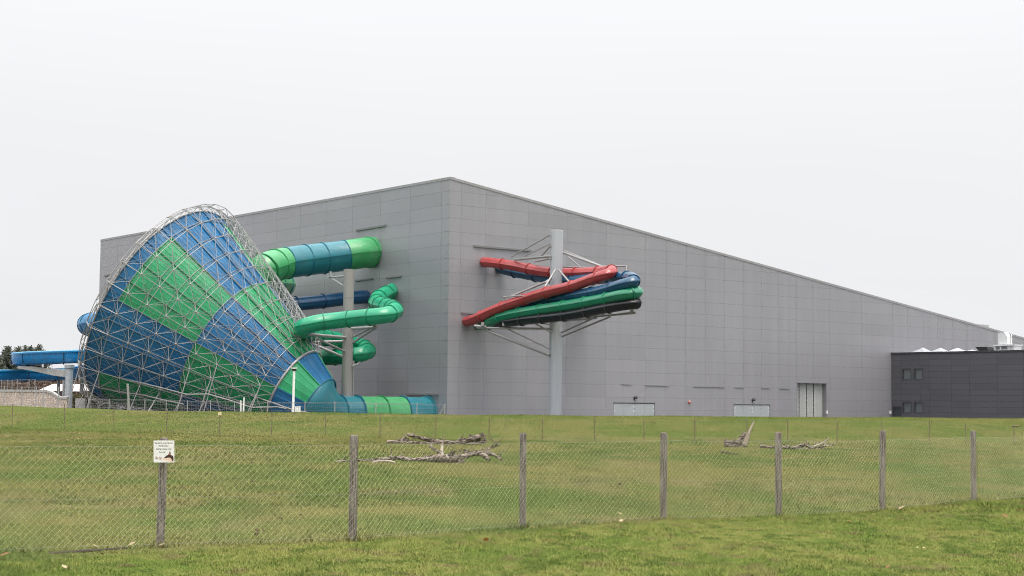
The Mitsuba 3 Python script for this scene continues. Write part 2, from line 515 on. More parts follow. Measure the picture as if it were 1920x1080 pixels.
JR = [0, 1.1, 3.49, 7.72, 11.81, 16.08, 20.53, 22.95, 25.29, 27.72, 30.01, 32.44, 34.83, 37.05, 39.42, 41.72, 44.01, 48.66, 53.3, 55.65, 58.16, 60.38, 62.82, 65.22, 67.66, 70.1, 72.6, 75.1, 79.9, 84.7, 89.5, LR]
JL = [0, 1.08] + [1.08 + 4.28 * k for k in range(1, 16)]
JL = [t for t in JL if t < LL - 1] + [LL]
ZR = [BASE] + [0.96 + 1.0456 * k for k in range(-1, 18)]
GAP = 0.010
cells = []
for walls, JJ, outline, O, ux, n, ho, wkey in ((0, JR, wallR, O0, dR, nR, holes, wR), (1, JL, wallL, O0, dL, nL, [], wL)):
    for a, b in zip(JJ[:-1], JJ[1:]):
        for z0, z1 in zip(ZR, ZR[1:] + [40.0]):
            lo = (0.0 if n is nR else 0.056) if a == 0 else a + GAP
            cell = sbox(lo, z0 + 0.013, b - GAP, z1 - 0.013).intersection(outline.buffer(-0.005))
            for h in ho:
                cell = cell.difference(h.buffer(0.03, join_style=2))
            if cell.is_empty or cell.area < 0.05:
                continue
            mid = O + ux * (a + b) / 2 + UP * (z0 + min(z1, 19)) / 2
            seen = -40 < mid[0] < 60 and mid[2] > 0.2
            cells.append((cell.area / mid[1] ** 2 if seen and abs(mid[0] / mid[1]) < 0.34 else 0.0, wkey, cell, O, ux, n))
cells.sort(key=lambda c: -c[0])
rest = MB()
pm = random.Random(5)
for k, (size, wkey, cell, O, ux, n) in enumerate(cells):
    m = extrude(cell, O - n * pm.uniform(0.0, 0.004), ux, UP, n, 0.05)
    if k < 300:
        part(wkey, 'panel', m, pm.choice(['panel_a', 'panel_a', 'panel_b', 'panel_c']))
    else:
        rest.add(*m)
part(hall, 'panels', rest.out(), 'panel_a', kind='stuff', label='the smaller and farther cladding panels')

# roof edge trims
for (O, ux, n, L, sl) in ((O0, dR, nR, LR, SLOPE), (O0, dL, nL, LL, 0.0)):
    e = ux * L + UP * sl * L
    part(hall, 'roof_edge', obox(O + UP * (TOP - 0.17) + n * 0.05, e, -n * 0.55, UP * 0.20), 'roof_metal')
# drip flashings above the openings
for (p, q, W, h) in (((2.338,13.505), (8.023,13.514), WR, 0.14), ((1.194,8.269), (2.474,8.262), WR, 0.12), ((17.845,3.068), (18.925,3.048), WR, 0.035), ((20.504,3.018), (23.292,2.991), WR, 0.035),
                     ((26.218,2.987), (30.088,2.981), WR, 0.035), ((31.296,2.988), (32.448,2.981), WR, 0.035), ((34.719,2.988), (35.837,2.979), WR, 0.035), ((37.107,2.972), (38.392,2.965), WR, 0.035),
                     ((8.807,15.640), (13.230,15.594), WL, 0.15), ((10.653,11.412), (13.252,11.374), WL, 0.12), ((6.445,11.399), (8.599,11.367), WL, 0.13), ((1.067,1.981), (5.348,1.964), WL, 0.14), ((62.659,14.652), (64.053,14.614), WL, 0.14)):
    a, b = W(p[0], p[1]), W(q[0], q[1])
    n = nR if W is WR else nL
    part(hall, 'ledge', obox(a + n * 0.003, b - a, n * (0.04 + 0.7 * h), UP * h), 'flashing')
# doors
for a, b, z in doorsR:
    d = part(hall, 'door', obox(WR(a + 0.03, BASE, -0.06), dR * (b - a - 0.06), -nR * 0.06, UP * (z - BASE - 0.03)), 'door_seam', label='wide pale service door flush with the wall')
    for k in range(4):
        w = (b - a - 0.08) / 4
        part(d, 'leaf', obox(WR(a + 0.04 + k * w + 0.012, BASE + 0.02, -0.03), dR * (w - 0.024), -nR * 0.03, UP * (z - BASE - 0.09)), 'door_pale')
    part(d, 'lintel', obox(WR(a - 0.02, z, 0.02), dR * (b - a + 0.04), -nR * 0.1, UP * 0.05), 'flashing')
    for k in (0.15, (b - a) / 2 - 0.09, (b - a) / 2 + 0.07, b - a - 0.15):
        for zz in (0.25, 0.6):
            part(d, 'hinge', obox(WR(a + k - 0.03, z - zz - 0.12, -0.027), dR * 0.05, nR * 0.02, UP * 0.13), 'white_paint')
for (p, m) in (((19.416,1.975), 'lamp_dark'), ((33.682,1.926), 'lamp_dark')):
    c = WR(p[0], p[1])
    l = part(hall, 'wall_lamp', tube([c, c + nR * 0.1, c + nR * 0.16 - UP * 0.02, c + nR * 0.2 - UP * 0.03], [0.19, 0.2, 0.14, 0.03], 16), m, smooth=40, label='round dark lamp over a service door')
    part(l, 'diffuser', tube([c + nR * 0.08 - UP * 0.1, c + nR * 0.14 - UP * 0.13], [0.12, 0.09], 12), 'white_paint')
p = (25.709,1.670)
c = WR(p[0], p[1])
part(hall, 'alarm', tube([c, c + nR * 0.12, c + nR * 0.2], [0.13, 0.13, 0.06], 12), 'alarm_red', smooth=40, label='small red alarm beacon on the long wall')
for p in ((43.776,0.727), (53.052,0.761)):
    c = WR(p[0] - 0.3, p[1])
    part(hall, 'wall_light', obox(c, dR * 0.14, nR * 0.12, UP * 0.3), 'white_paint')
# tall gate, set back in its opening
g = part(hall, 'gate', obox(WR(gate[0], BASE, -0.44), dR * (gate[1] - gate[0]), -nR * 0.02, UP * (gate[2] - BASE + 0.1)), 'gate_dark', label='tall pale folding gate set back in the wall')
seams = [(40.234,2.476)[0], (41.259,2.487)[0], (42.218,2.498)[0]]
edges = [gate[0]] + seams + [gate[1]]
for a, b in zip(edges[:-1], edges[1:]):
    mb = MB()
    w = b - a - 0.13
    mb.box(WR(a + 0.065, BASE, -0.40), dR * w, -nR * 0.035, UP * (gate[2] - BASE + 0.08))
    for k in range(1, 4):
        mb.box(WR(a + 0.065 + w * k / 4 - 0.02, BASE, -0.385), dR * 0.04, -nR * 0.02, UP * (gate[2] - BASE + 0.08))
    part(g, 'leaf', mb.out(), 'gate_grey')
for s in (-1, 1):
    part(g, 'jamb', obox(WR(gate[0] - 0.10 if s < 0 else gate[1] + 0.02, BASE, 0.03), dR * 0.08, -nR * 0.08, UP * (gate[2] - BASE)), 'panel_b')
part(g, 'lintel', obox(WR(gate[0] - 0.10, gate[2], 0.035), dR * (gate[1] - gate[0] + 0.2), -nR * 0.08, UP * 0.1), 'panel_b')
# vent box on the roof edge
a = (67.463,9.851)
mb = MB()
mb.box(WR(a[0], TOP + SLOPE * a[0] - 0.1, -1.2), dR * 3.2 + UP * (SLOPE * 3.2 + 0.42), -nR * 2, UP * 0.32)
mb.box(WR(a[0] + 2.9, TOP + SLOPE * (a[0] + 3) - 0.2, -1.3), dR * 0.25, -nR * 1.6, UP * 0.5)
part(hall, 'roof_vent', mb.out(), 'gate_grey')

# ------------------------------------------------------------------ the low dark annex
A0 = O0 + dR * 53.05
af = -dL          # along its face, towards the camera's right
an = nL           # out of the face
AH, AW = 6.6, 24.0
annex = thing('annex_building', 'low dark grey flat roofed building with two pairs of windows beside the hall', 'building')


def WA(s, z, off=0.0):
    return A0 + af * s + an * off + UP * z


def ann(x, y):
    return x, y


wins = [(1.33, 2.33, 5.09, 4.06), (2.71, 3.70, 5.09, 4.06), (1.33, 2.33, 1.90, 0.88), (2.71, 3.70, 1.90, 0.88)]
wins = [(a, b, z0, z1) for a, b, z1, z0 in wins]
adoor = (0.2, 1.15, 1.39)
aface = sbox(0, BASE, AW, AH)
ho = [sbox(a, z0, b, z1) for a, b, z0, z1 in wins] + [sbox(adoor[0], BASE - 1, adoor[1], adoor[2])]
back = aface
for h in ho:
    back = back.difference(h)
aw = part(annex, 'wall', extrude(back, A0 - an * 0.02, af, UP, an, 0.3), 'annex_joint')
part(annex, 'roof', obox(WA(0, BASE, -0.37), af * AW, -an * 22, UP * (AH - BASE - 0.2)), 'annex_b')
part(annex, 'parapet', obox(WA(-0.0, AH - 0.06, 0.06), af * (AW + 0.05), -an * 0.5, UP * 0.16), 'annex_joint')
AJ = [0, 1.15, 3.4, 4.45, 7.0, 9.0, 12.0, 14.7, 17.3, 20, 22.5, AW]
AZ = [BASE] + [AH - 0.1 - 0.556 * k for k in range(12, -1, -1)]
for a, b in zip(AJ[:-1], AJ[1:]):
    for z0, z1 in zip(AZ[:-1], AZ[1:]):
        cell = sbox(a + 0.012, z0 + 0.014, b - 0.012, z1 - 0.014)
        for h in ho:
            cell = cell.difference(h.buffer(0.06, join_style=2))
        if cell.area > 0.03:
            part(aw, 'panel', extrude(cell, A0 - an * pm.uniform(0, 0.003), af, UP, an, 0.05), pm.choice(['annex_a', 'annex_a', 'annex_b', 'annex_c']))
for a, b, z0, z1 in wins:
    mb = MB()
    fr = sbox(a - 0.05, z0 - 0.05, b + 0.05, z1 + 0.05).difference(sbox(a + 0.05, z0 + 0.05, b - 0.05, z1 - 0.05))
    w = part(annex, 'window', extrude(fr, A0 - an * 0.01, af, UP, an, 0.3), 'window_frame')
    part(w, 'pane', obox(WA(a + 0.02, z0 + 0.02, -0.14), af * (b - a - 0.04), -an * 0.02, UP * (z1 - z0 - 0.04)), 'window_glass')
d = part(annex, 'door', obox(WA(adoor[0], BASE, -0.1), af * (adoor[1] - adoor[0]), -an * 0.05, UP * (adoor[2] - BASE)), 'annex_door')
part(d, 'handle', tube([WA(adoor[1] - 0.12, 0.15, -0.05), WA(adoor[1] - 0.12, 0.4, -0.05)], 0.02, 6), 'galvanised')
part(d, 'lintel', obox(WA(adoor[0] - 0.03, adoor[2], 0.02), af * (adoor[1] - adoor[0] + 0.06), -an * 0.1, UP * 0.06), 'annex_joint')
# skylights, ducts and machines on its roof
for k, (x, hh) in enumerate(((1.25, 0.62), (3.3, 0.55), (5.3, 0.50), (6.95, 0.30))):
    o = WA(x, AH - 0.2, -3.2)
    e = 0.95
    v = [o - af * e + an * e, o + af * e + an * e, o + af * e - an * e, o - af * e - an * e]
    mb = MB()
    mb.add(np.array([q for q in v] + [q + UP * 0.25 for q in v]), BF)
    sk = part(annex, 'skylight', mb.out(), 'duct_white')
    w = [q + UP * 0.25 for q in v] + [o + UP * (0.25 + hh) + af * 0.1]
    part(sk, 'pane', (np.array(w), np.array([[0, 1, 4], [1, 2, 4], [2, 3, 4], [3, 0, 4]])), 'skylight_pale')
o = WA(7.5, AH - 0.2, -3.0)
mb = MB()
sil = [(0.0, 0.78), (1.25, 0.78), (1.5, 0.25), (1.42, 0.12), (0.75, 0.22), (0.3, 0.5)]
duct = part(annex, 'duct', extrude(Polygon(sil), o, af, UP, an, 0.9), 'duct_black', label='slanted black intake hood on the annex roof')
part(annex, 'duct', tube([WA(8.4, AH - 0.2, -2.5), WA(8.4, AH + 0.12, -2.5), WA(8.4, AH + 0.2, -2.5)], [0.2, 0.2, 0.1], 12), 'duct_white', smooth=40, label='short white round vent on the annex roof')
part(annex, 'machine', obox(WA(8.3, AH - 0.3, -4), af * 0.8, -an * 1.2, UP * 0.85), 'gate_grey')
mach = MB()
for s in (9.6, 10.2, 11.2, 11.6):
    mach.box(WA(s, AH - 0.3, -3), af * 0.12, -an * 1.2, UP * 0.9)
mach.box(WA(9.5, AH + 0.62, -2.9), af * 2.3, -an * 1.4, UP * 0.12)
mach.box(WA(11.0, AH - 0.3, -3.05), af * 0.75, -an * 1.1, UP * 0.9)
mach.box(WA(9.7, AH + 0.2, -3.1), af * 1.4, -an * 0.2, UP * 0.1)
ma = part(annex, 'machine', mach.out(), 'duct_white', label='white ventilation machine on a frame on the annex roof')
tall = [(0, 0), (0.95, 0), (0.95, 0.65), (0.88, 0.9), (0.72, 1.07), (0.55, 1.12), (0.05, 1.12), (0.0, 1.08)]
o = WA(9.75, AH + 0.78, -3.4)
part(annex, 'duct', extrude(Polygon(tall), o, af, UP, an, 0.6), 'duct_white', smooth=30, label='tall white ventilation hood with a rounded shoulder')
part(annex, 'louvre', obox(o - af * 0.04 + an * 0.01 - an * 0.1, af * 0.03, -an * 0.4, UP * 0.65), 'flashing')
part(annex, 'mast', tube([WA(10.8, AH - 0.2, -4.0), WA(10.8, AH + 1.75, -4.0)], 0.045, 8), 'white_paint')

# ------------------------------------------------------------------ the funnel slide
PM, PT = np.array([-26.78, 119.82, 8.43]), np.array([-16.03, 116.5, 2.24])
ax = (PM - PT) / np.linalg.norm(PM - PT)
FL = np.linalg.norm(PM - PT)
e1 = UP - ax * ax[2]
e1 /= np.linalg.norm(e1)
e2 = np.cross(ax, e1)
RM, RT_ = 8.17, 3.18


def fr(s):
    return RT_ + ((RM - RT_) * s / FL if s > 0 else 0.5 * s)


def FP(s, deg, off=0.0):
    a = math.radians(deg)
    return PT + ax * s + (fr(s) + off) * (math.cos(a) * e1 + math.sin(a) * e2)


funnel = thing('funnel_slide', 'giant blue and green checkered funnel water slide inside a silvery steel lattice', 'water slide')
RIB = [(0.0, 0.11), (0.035, 0.11), (0.036, 0.0), (0.25, 0.012), (0.262, 0.04), (0.275, 0.012), (0.49, 0.014), (0.502, 0.04), (0.515, 0.014), (0.73, 0.012), (0.742, 0.04), (0.755, 0.012), (0.963, 0.0), (0.964, 0.11), (1.0, 0.11)]


def skin(s0, s1, d0, d1, m=4):
    mb = MB()
    rows = []
    ss = np.linspace(s0, s1, m)
    ss = [s0, s0 + 0.05, s0 + 0.051] + list(ss[1:-1]) + [s1 - 0.051, s1 - 0.05, s1]
    for q, s in enumerate(ss):
        lip = 0.09 if q < 2 or q >= len(ss) - 2 else 0.0
        rows.append([FP(s, d0 + (d1 - d0) * u, max(o, lip)) for u, o in RIB] + [FP(s, d1, -0.03), FP(s, d0, -0.03)])
    v = np.array(rows)
    n, k = v.shape[:2]
    i, j = np.meshgrid(np.arange(n - 1), np.arange(k), indexing='ij')
    q = np.stack([i * k + j, (i + 1) * k + j, (i + 1) * k + (j + 1) % k, i * k + (j + 1) % k], -1).reshape(-1, 4)
    return mb.add(v.reshape(-1, 3), q).out()


S1, S2 = 6.15, 11.95
for sec in range(8):
    d0 = 4 + 45 * sec
    for k in range(4):
        a, b = d0 + 11.25 * k, d0 + 11.25 * (k + 1)
        one = 'funnel_green' if sec % 2 == 0 else 'funnel_blue'
        two = 'funnel_blue' if sec % 2 == 0 else 'funnel_green'
        part(funnel, 'panel', skin(S1 + 0.01, S2 - 0.01, a, b), one)
        part(funnel, 'panel', skin(0.01, S1 - 0.01, a, b), two)
        part(funnel, 'rim_panel', skin(S2 + 0.01, FL, a, b, 3), 'funnel_blue')
# rim lip
rim = [FP(FL, d, 0.08) for d in np.linspace(0, 360, 97)]
part(funnel, 'rim', tube(rim, 0.06, 8, caps=False, upv=ax), 'galvanised', smooth=True)
part(funnel, 'collar', tube([FP(0.0, d, 0.07) for d in np.linspace(0, 360, 73)], 0.10, 8, caps=False, upv=ax), 'galvanised_dull', smooth=True)
# space frame
lat, thin = MB(), MB()
NA = 32
ringI = [0.0] + [S1 * k / 4 for k in range(1, 4)] + [S1 + (S2 - S1) * k / 4 for k in range(0, 5)]
ringO = [(a + b) / 2 for a, b in zip(ringI[:-1], ringI[1:])]
OFF = 0.95


def inner(i, j):
    return FP(ringI[i], 4 + 11.25 * j, 0.13)


def outer(i, j):
    if i == len(ringO):
        return FP(FL - 0.02, 4 + 11.25 * (j + 0.5), 0.5)
    s = ringO[i]
    return FP(s, 4 + 11.25 * (j + 0.5), OFF * (0.65 + 0.35 * min(1, s / 3)))


def strut(mb, p, q, r):
    if min(p[2], q[2]) > BASE + 0.05:
        mb.bar(p, q, r, 5)


NO = len(ringO) + 1
for j in range(NA):
    for i in range(NO):
        o = outer(i, j)
        strut(lat, o, outer(i, j + 1), 0.028)
        if i + 1 < NO:
            strut(lat, o, outer(i + 1, j), 0.025)
            strut(thin, o, outer(i + 1, j + 1), 0.012)
            strut(thin, outer(i, j + 1), outer(i + 1, j), 0.012)
        for ii in (i, i + 1):
            if ii < len(ringI):
                for jj in (j, j + 1):
                    strut(thin, o, inner(ii, jj), 0.019)
        if o[2] > BASE + 0.05:
            lat.mesh(trimesh.creation.icosphere(0, 0.085).apply_translation(o))
    for i in range(len(ringI)):
        strut(thin, inner(i, j), inner(i, j + 1), 0.020)
        if i + 1 < len(ringI):
            strut(thin, inner(i, j), inner(i + 1, j), 0.020)
    # the ring truss round the rim
    a, b = FP(FL + 0.05, 4 + 11.25 * (j + 0.5), 0.5), FP(FL + 0.05, 4 + 11.25 * (j + 1.5), 0.5)
    c, d = FP(FL + 0.35, 4 + 11.25 * (j + 0.5), 0.25), FP(FL + 0.35, 4 + 11.25 * (j + 1.5), 0.25)
    strut(lat, c, d, 0.028)
    g0, g1 = FP(FL - 0.25, 4 + 11.25 * (j + 0.5), 0.95), FP(FL - 0.25, 4 + 11.25 * (j + 1.5), 0.95)
    strut(lat, g0, g1, 0.028)
    strut(thin, a, g0, 0.022)
    strut(thin, c, g0, 0.022)
    strut(thin, g0, b, 0.022)
    strut(thin, g0, outer(NO - 2, j), 0.022)
    strut(thin, a, c, 0.03)
    strut(thin, c, b, 0.025)
    strut(thin, c, FP(FL, 4 + 11.25 * (j + 1), 0.1), 0.025)
    strut(thin, FP(FL, 4 + 11.25 * j, 0.1), a, 0.03)
part(funnel, 'space_frame', lat.out(), 'galvanised', kind='stuff', label='outer chords of the steel lattice')
part(funnel, 'web_frame', thin.out(), 'galvanised', kind='stuff', label='slender web struts of the steel lattice')
# legs: raking struts from the lower lattice nodes to the ground
seen = 0
for i in (0, 2, 3, 5, 7, 8):
    for j in (14, 16, 18, 20, 22, 23):
        o = outer(i, j)
        if o[2] < BASE + 0.3 or o[2] > 4.5:
            continue
        for dx, dy in ((1.0, 0.8), (-1.1, -0.7)):
            if (i + j) % 2 and dx > 0:
                continue
            part(funnel, 'leg', tube([o, np.array([o[0] + dx, o[1] + dy, BASE - 0.05])], 0.036, 6), 'galvanised')
o = outer(3, 21)
for q in (((-25.414,114.000,1.967), (-25.836,112.000,0.437)), ((-32.918,122.000,2.463), (-31.958,123.000,0.406)), ((-18.742,113.400,1.808), (-15.206,113.000,0.662))):
    part(funnel, 'leg', tube([q[0], q[1]], 0.05, 8), 'galvanised')
# heavy lower chord
for hc in ([(-32.369,118.500,3.558), (-30.223,116.000,3.278), (-28.068,114.000,2.901), (-26.356,113.000,2.562), (-24.682,112.400,2.194), (-23.066,112.000,1.811), (-21.453,111.700,1.847), (-19.908,111.800,1.411), (-18.448,112.200,0.935), (-16.744,113.000,0.988), (-14.117,113.500,0.518)], [(-32.021,118.500,2.679), (-30.310,116.000,2.237), (-28.318,114.500,1.937), (-26.473,113.600,1.722), (-25.254,113.000,1.466), (-23.362,112.600,1.106)]):
    part(funnel, 'chord', tube(hc, 0.045, 8), 'galvanised', smooth=40)
# exit cone: three panels seen, then a teal bend into the pipe
PIPE_R = 1.33
W0 = np.array((-6.505,122.102,0.490))
pipe_start = W0 + nL * 8.6
for sec in range(8):
    d0 = 4 + 45 * sec
    part(funnel, 'exit_panel', skin(-2.2, -0.02, d0, d0 + 45, 5), 'funnel_green' if sec % 2 == 0 else 'funnel_blue')
part(funnel, 'exit_flange', tube([FP(-2.2, d, 0.04) for d in np.linspace(0, 360, 61)], 0.07, 6, caps=False, upv=ax), 'seam_teal', smooth=True)
exitk = thing('exit_pipe', 'fat teal and green pipe at ground level between funnel tip and hall wall', 'water slide')
q0 = PT - ax * 2.2
d0_, d1_ = -ax, -nL
pipe_start = W0 + nL * 7.9
rings = []
for u in np.linspace(0, 1, 15):
    w = (1 - u)
    c = w ** 3 * q0 + 3 * w * w * u * (q0 + d0_ * 0.45) + 3 * w * u * u * (pipe_start - d1_ * 0.5) + u ** 3 * pipe_start
    d = d0_ * (1 - u) + d1_ * u
    d /= np.linalg.norm(d)
    a_ = np.cross(d, UP)
    a_ /= np.linalg.norm(a_)
    b_ = np.cross(a_, d)
    r = (fr(-2.2) + 0.03) * (1 - u * u * (3 - 2 * u)) + PIPE_R * u * u * (3 - 2 * u)
    rings.append([c + r * (math.cos(t) * a_ + math.sin(t) * b_) for t in np.linspace(0, 2 * math.pi, 40, endpoint=False)])
v = np.array(rings)
i, j = np.meshgrid(np.arange(14), np.arange(40), indexing='ij')
q = np.stack([i * 40 + j, i * 40 + (j + 1) % 40, (i + 1) * 40 + (j + 1) % 40, (i + 1) * 40 + j], -1).reshape(-1, 4)
part(exitk, 'bend', (v.reshape(-1, 3), q), 'raft_teal', smooth=60)
cuts = [7.9, 6.4, 4.25, 2.3, -0.4]
for k, c in enumerate(('raft_teal', 'raft_green', 'raft_green', 'raft_teal')):
    a, b = W0 + nL * cuts[k], W0 + nL * cuts[k + 1]
    part(exitk, 'segment', tube([a + (b - a) * f for f in np.linspace(0, 1, 5)], PIPE_R, caps=True, profile=(SEAM, np.ones(len(SEAM)))), c, smooth=40)
    part(exitk, 'flange', tube([a - nL * 0.06, a - nL * 0.03, a + nL * 0.03, a + nL * 0.06], [PIPE_R + 0.05, PIPE_R + 0.12, PIPE_R + 0.12, PIPE_R + 0.05], 36), 'seam_teal' if k != 2 else 'seam_raft', smooth=50)
a = W0 + nL * 0.12
part(exitk, 'flange', tube([a - nL * 0.1, a - nL * 0.05, a + nL * 0.05], [PIPE_R + 0.2, PIPE_R + 0.2, PIPE_R + 0.06], 36), 'raft_teal', smooth=50)

# ------------------------------------------------------------------ slides out of the left wall
raft = thing('raft_slide', 'very wide green and teal tube slide leaving the wall high beside the funnel', 'water slide')
RAFT = [(-11.336,128.929,13.749), (-12.220,127.625,13.506), (-13.847,126.621,13.154), (-15.829,125.258,12.749), (-17.350,123.957,12.402), (-18.503,122.672,12.024), (-19.265,121.211,11.474), (-19.843,121.788,11.016), (-19.863,124.573,10.810), (-19.505,128.660,11.035), (-19.500,131.901,11.187), (-20.591,135.893,11.100), (-22.623,138.491,10.743), (-25.437,141.116,10.215)]
line = slide(raft, RAFT, 1.24, ['raft_green', 'raft_green', 'raft_teal', 'raft_teal', 'raft_teal', 'raft_green', 'raft_green', 'raft_green'] + ['raft_green'] * 6, ['seam_raft', 'seam_teal', 'seam_teal', 'seam_teal', 'seam_teal', 'seam_raft', 'seam_raft', 'seam_raft', 'seam_raft'],
             cuts=[1.1, 3.3, 5.3, 6.9, 8.7, 10.0, 11.3, 12.7, 14.2, 16, 18, 21])
raft2 = thing('raft_slide', 'short blue end of a wide tube slide peeping out left of the funnel mouth', 'water slide')
slide(raft2, [(-32.987,137.000,6.421), (-34.379,136.000,6.922), (-35.254,134.000,7.330), (-35.231,131.000,7.505), (-34.471,128.000,7.457), (-33.464,126.000,7.457), (-32.395,125.500,7.530)], 0.85, ['funnel_blue'], ['seam_teal'], seg=2.2)

bt = thing('tube_slide', 'dark blue tube slide passing behind the left grey column', 'water slide')
slide(bt, [(-11.859,129.598,10.085), (-12.580,128.409,9.932), (-13.471,127.763,9.792), (-14.646,126.669,9.557), (-16.562,125.223,9.208), (-17.779,124.505,9.044), (-19.107,124.905,8.883), (-21.120,126.830,8.673)], 0.56, ['tube_blue'], ['seam_blue'], seg=2.4)

gt = thing('tube_slide', 'bright green tube slide snaking down around the left grey column', 'water slide')
GT = [(-9.527,126.616,10.475), (-9.893,125.298,10.121), (-10.373,123.964,9.728), (-10.573,122.434,9.290), (-10.134,120.249,8.869), (-9.362,118.288,8.596), (-8.747,116.041,8.290), (-8.666,113.989,7.919), (-9.292,113.167,7.654), (-10.393,113.438,7.540), (-11.791,113.927,7.415), (-13.158,114.052,7.251), (-14.297,113.885,7.055), (-15.047,114.032,6.802),
      (-15.318,115.840,6.568), (-14.907,118.886,6.425), (-14.006,121.629,6.260), (-13.001,123.915,6.067), (-12.058,124.657,5.851), (-11.363,123.607,5.528), (-11.464,121.626,5.132), (-12.542,121.705,4.915), (-14.060,122.348,4.834), (-15.547,122.626,4.741), (-16.986,122.518,4.598)]
slide(gt, GT, 0.60, ['tube_green'], ['seam_green'], seg=1.75, step=0.14)

lc = thing('slide_column', 'left grey steel column carrying the green and blue slides beside the funnel', 'column')
c0 = np.array((-12.301,117.988,11.365))
cb = np.array([c0[0], c0[1], BASE])
part(lc, 'post', tube([cb, cb + UP * 4, c0 - UP * 2.2, c0], 0.40, 28), 'column_grey', smooth=40)
part(lc, 'joint_band', tube([c0 - UP * 2.25, c0 - UP * 2.15], 0.415, 28), 'joint_dark', smooth=40)
part(lc, 'joint_band', tube([cb + UP * 2.65, cb + UP * 2.68], 0.406, 28), 'galvanised_dull', smooth=40)
part(lc, 'pipe', tube([cb + dL * 0.05 - nL * 0.55, cb - nL * 0.55 + UP * 5.3], 0.06, 8), 'galvanised_dull')
for (p, q, r) in (((-12.706,118.668,10.890), (-14.038,120.046,10.902), 0.07), ((-12.689,118.646,10.118), (-13.699,119.614,10.750), 0.05), ((-13.895,119.864,10.931), (-13.904,119.875,11.341), 0.10),
                  ((-12.432,117.669,6.201), (-14.831,114.243,6.290), 0.115), ((-12.446,117.849,5.928), (-15.080,117.483,5.845), 0.09), ((-12.428,117.826,5.127), (-14.181,114.062,5.998), 0.09), ((-12.439,118.002,4.692), (-15.030,117.420,5.763), 0.11),
                  ((-11.933,117.355,6.873), (-9.810,113.992,6.820), 0.12), ((-11.874,117.279,6.232), (-10.438,114.957,6.740), 0.085), ((-11.864,117.268,5.793), (-9.983,114.213,6.750), 0.085), ((-9.985,114.216,6.867), (-9.960,113.859,7.199), 0.13),
                  ((-11.866,117.594,4.089), (-11.822,119.973,4.223), 0.06), ((-11.913,120.901,4.203), (-11.635,121.357,4.586), 0.07)):
    part(lc, 'bracket', tube([p, q], r, 8), 'galvanised' if r > 0.06 else 'galvanised_dull', smooth=50)

# ------------------------------------------------------------------ the four slides round the pylon
pyl = thing('slide_column', 'tall pale grey pylon before the right wall, carrying four looping slides', 'column')
pc = np.array((3.285,116.215,14.299))
pb = np.array([pc[0], pc[1], BASE])
part(pyl, 'post', tube([pb, pb + UP * 5, pb + UP * 9, pc - UP * 0.03, pc], [0.48, 0.48, 0.48, 0.48, 0.46], 32), 'pylon_grey', smooth=40)
R_ = 0.385
red = thing('tube_slide', 'red tube slide, topmost of the four slides looping round the pylon', 'water slide')
RED = [(-2.402,122.431,12.435), (-1.467,121.131,12.247), (-0.019,119.978,11.957), (1.603,118.708,11.541), (2.830,117.509,11.274), (4.521,115.658,11.082), (5.890,113.935,11.016), (6.795,112.232,10.982), (7.022,110.378,10.813), (6.675,109.598,10.538), (5.986,109.948,10.333), (5.272,110.660,10.116), (4.228,111.874,9.815), (2.819,113.311,9.556), (1.302,115.171,9.197), (-0.424,117.123,8.706), (-1.796,118.715,8.221), (-2.789,119.970,7.830), (-3.687,121.426,7.689)]
slide(red, RED, R_, ['slide_red'], ['seam_red'], seg=2.5, step=0.15)
blu = thing('tube_slide', 'dark blue tube slide just under the red one around the pylon', 'water slide')
BLU = [(-1.196,123.374,12.110), (-0.014,121.759,11.652), (1.625,119.994,11.197), (2.850,118.160,10.863), (4.707,115.296,10.542), (6.502,112.383,10.454), (7.836,109.617,10.328), (8.345,107.985,10.131), (8.175,106.709,9.775), (7.598,107.274,9.628), (6.425,109.022,9.353), (5.042,111.242,9.208), (3.858,113.108,9.109), (2.857,114.611,9.021), (1.326,116.840,8.828), (-0.385,118.677,8.437), (-1.817,120.350,7.984), (-2.754,122.155,7.778)]
slide(blu, BLU, R_ + 0.02, ['slide_blue'], ['seam_blue'], seg=2.5, step=0.15)
gre = thing('tube_slide', 'green tube slide, third from the top around the pylon', 'water slide')
GRE = [(4.538,127.859,9.717), (5.320,124.788,9.703), (6.881,118.773,9.658), (8.096,112.106,9.531), (8.549,108.652,9.332), (8.363,106.729,9.013), (7.680,106.830,8.903), (6.567,108.245,8.727), (5.012,110.456,8.533), (3.571,112.376,8.387), (2.152,114.059,8.239), (0.730,115.867,8.090), (-0.696,117.672,7.854), (-1.673,119.193,7.518), (-2.588,122.286,7.537)]
slide(gre, GRE, R_ + 0.02, ['slide_green'], ['seam_green'], seg=2.5, step=0.15)
blk = thing('tube_slide', 'black tube slide, lowest of the four slides around the pylon', 'water slide')
BLK = [(5.625,128.709,9.168), (6.397,124.996,9.089), (7.581,117.036,8.911), (8.344,111.285,8.755), (8.532,108.385,8.592), (8.328,106.702,8.337), (7.694,106.968,8.237), (6.402,108.497,8.076), (5.017,110.460,7.875), (3.577,112.381,7.717), (2.158,114.064,7.637), (0.892,115.740,7.573), (-0.572,117.769,7.460), (-2.021,120.698,7.466), (-2.382,122.446,7.505)]
slide(blk, BLK, R_, ['slide_black'], ['seam_black'], seg=2.5, step=0.15)
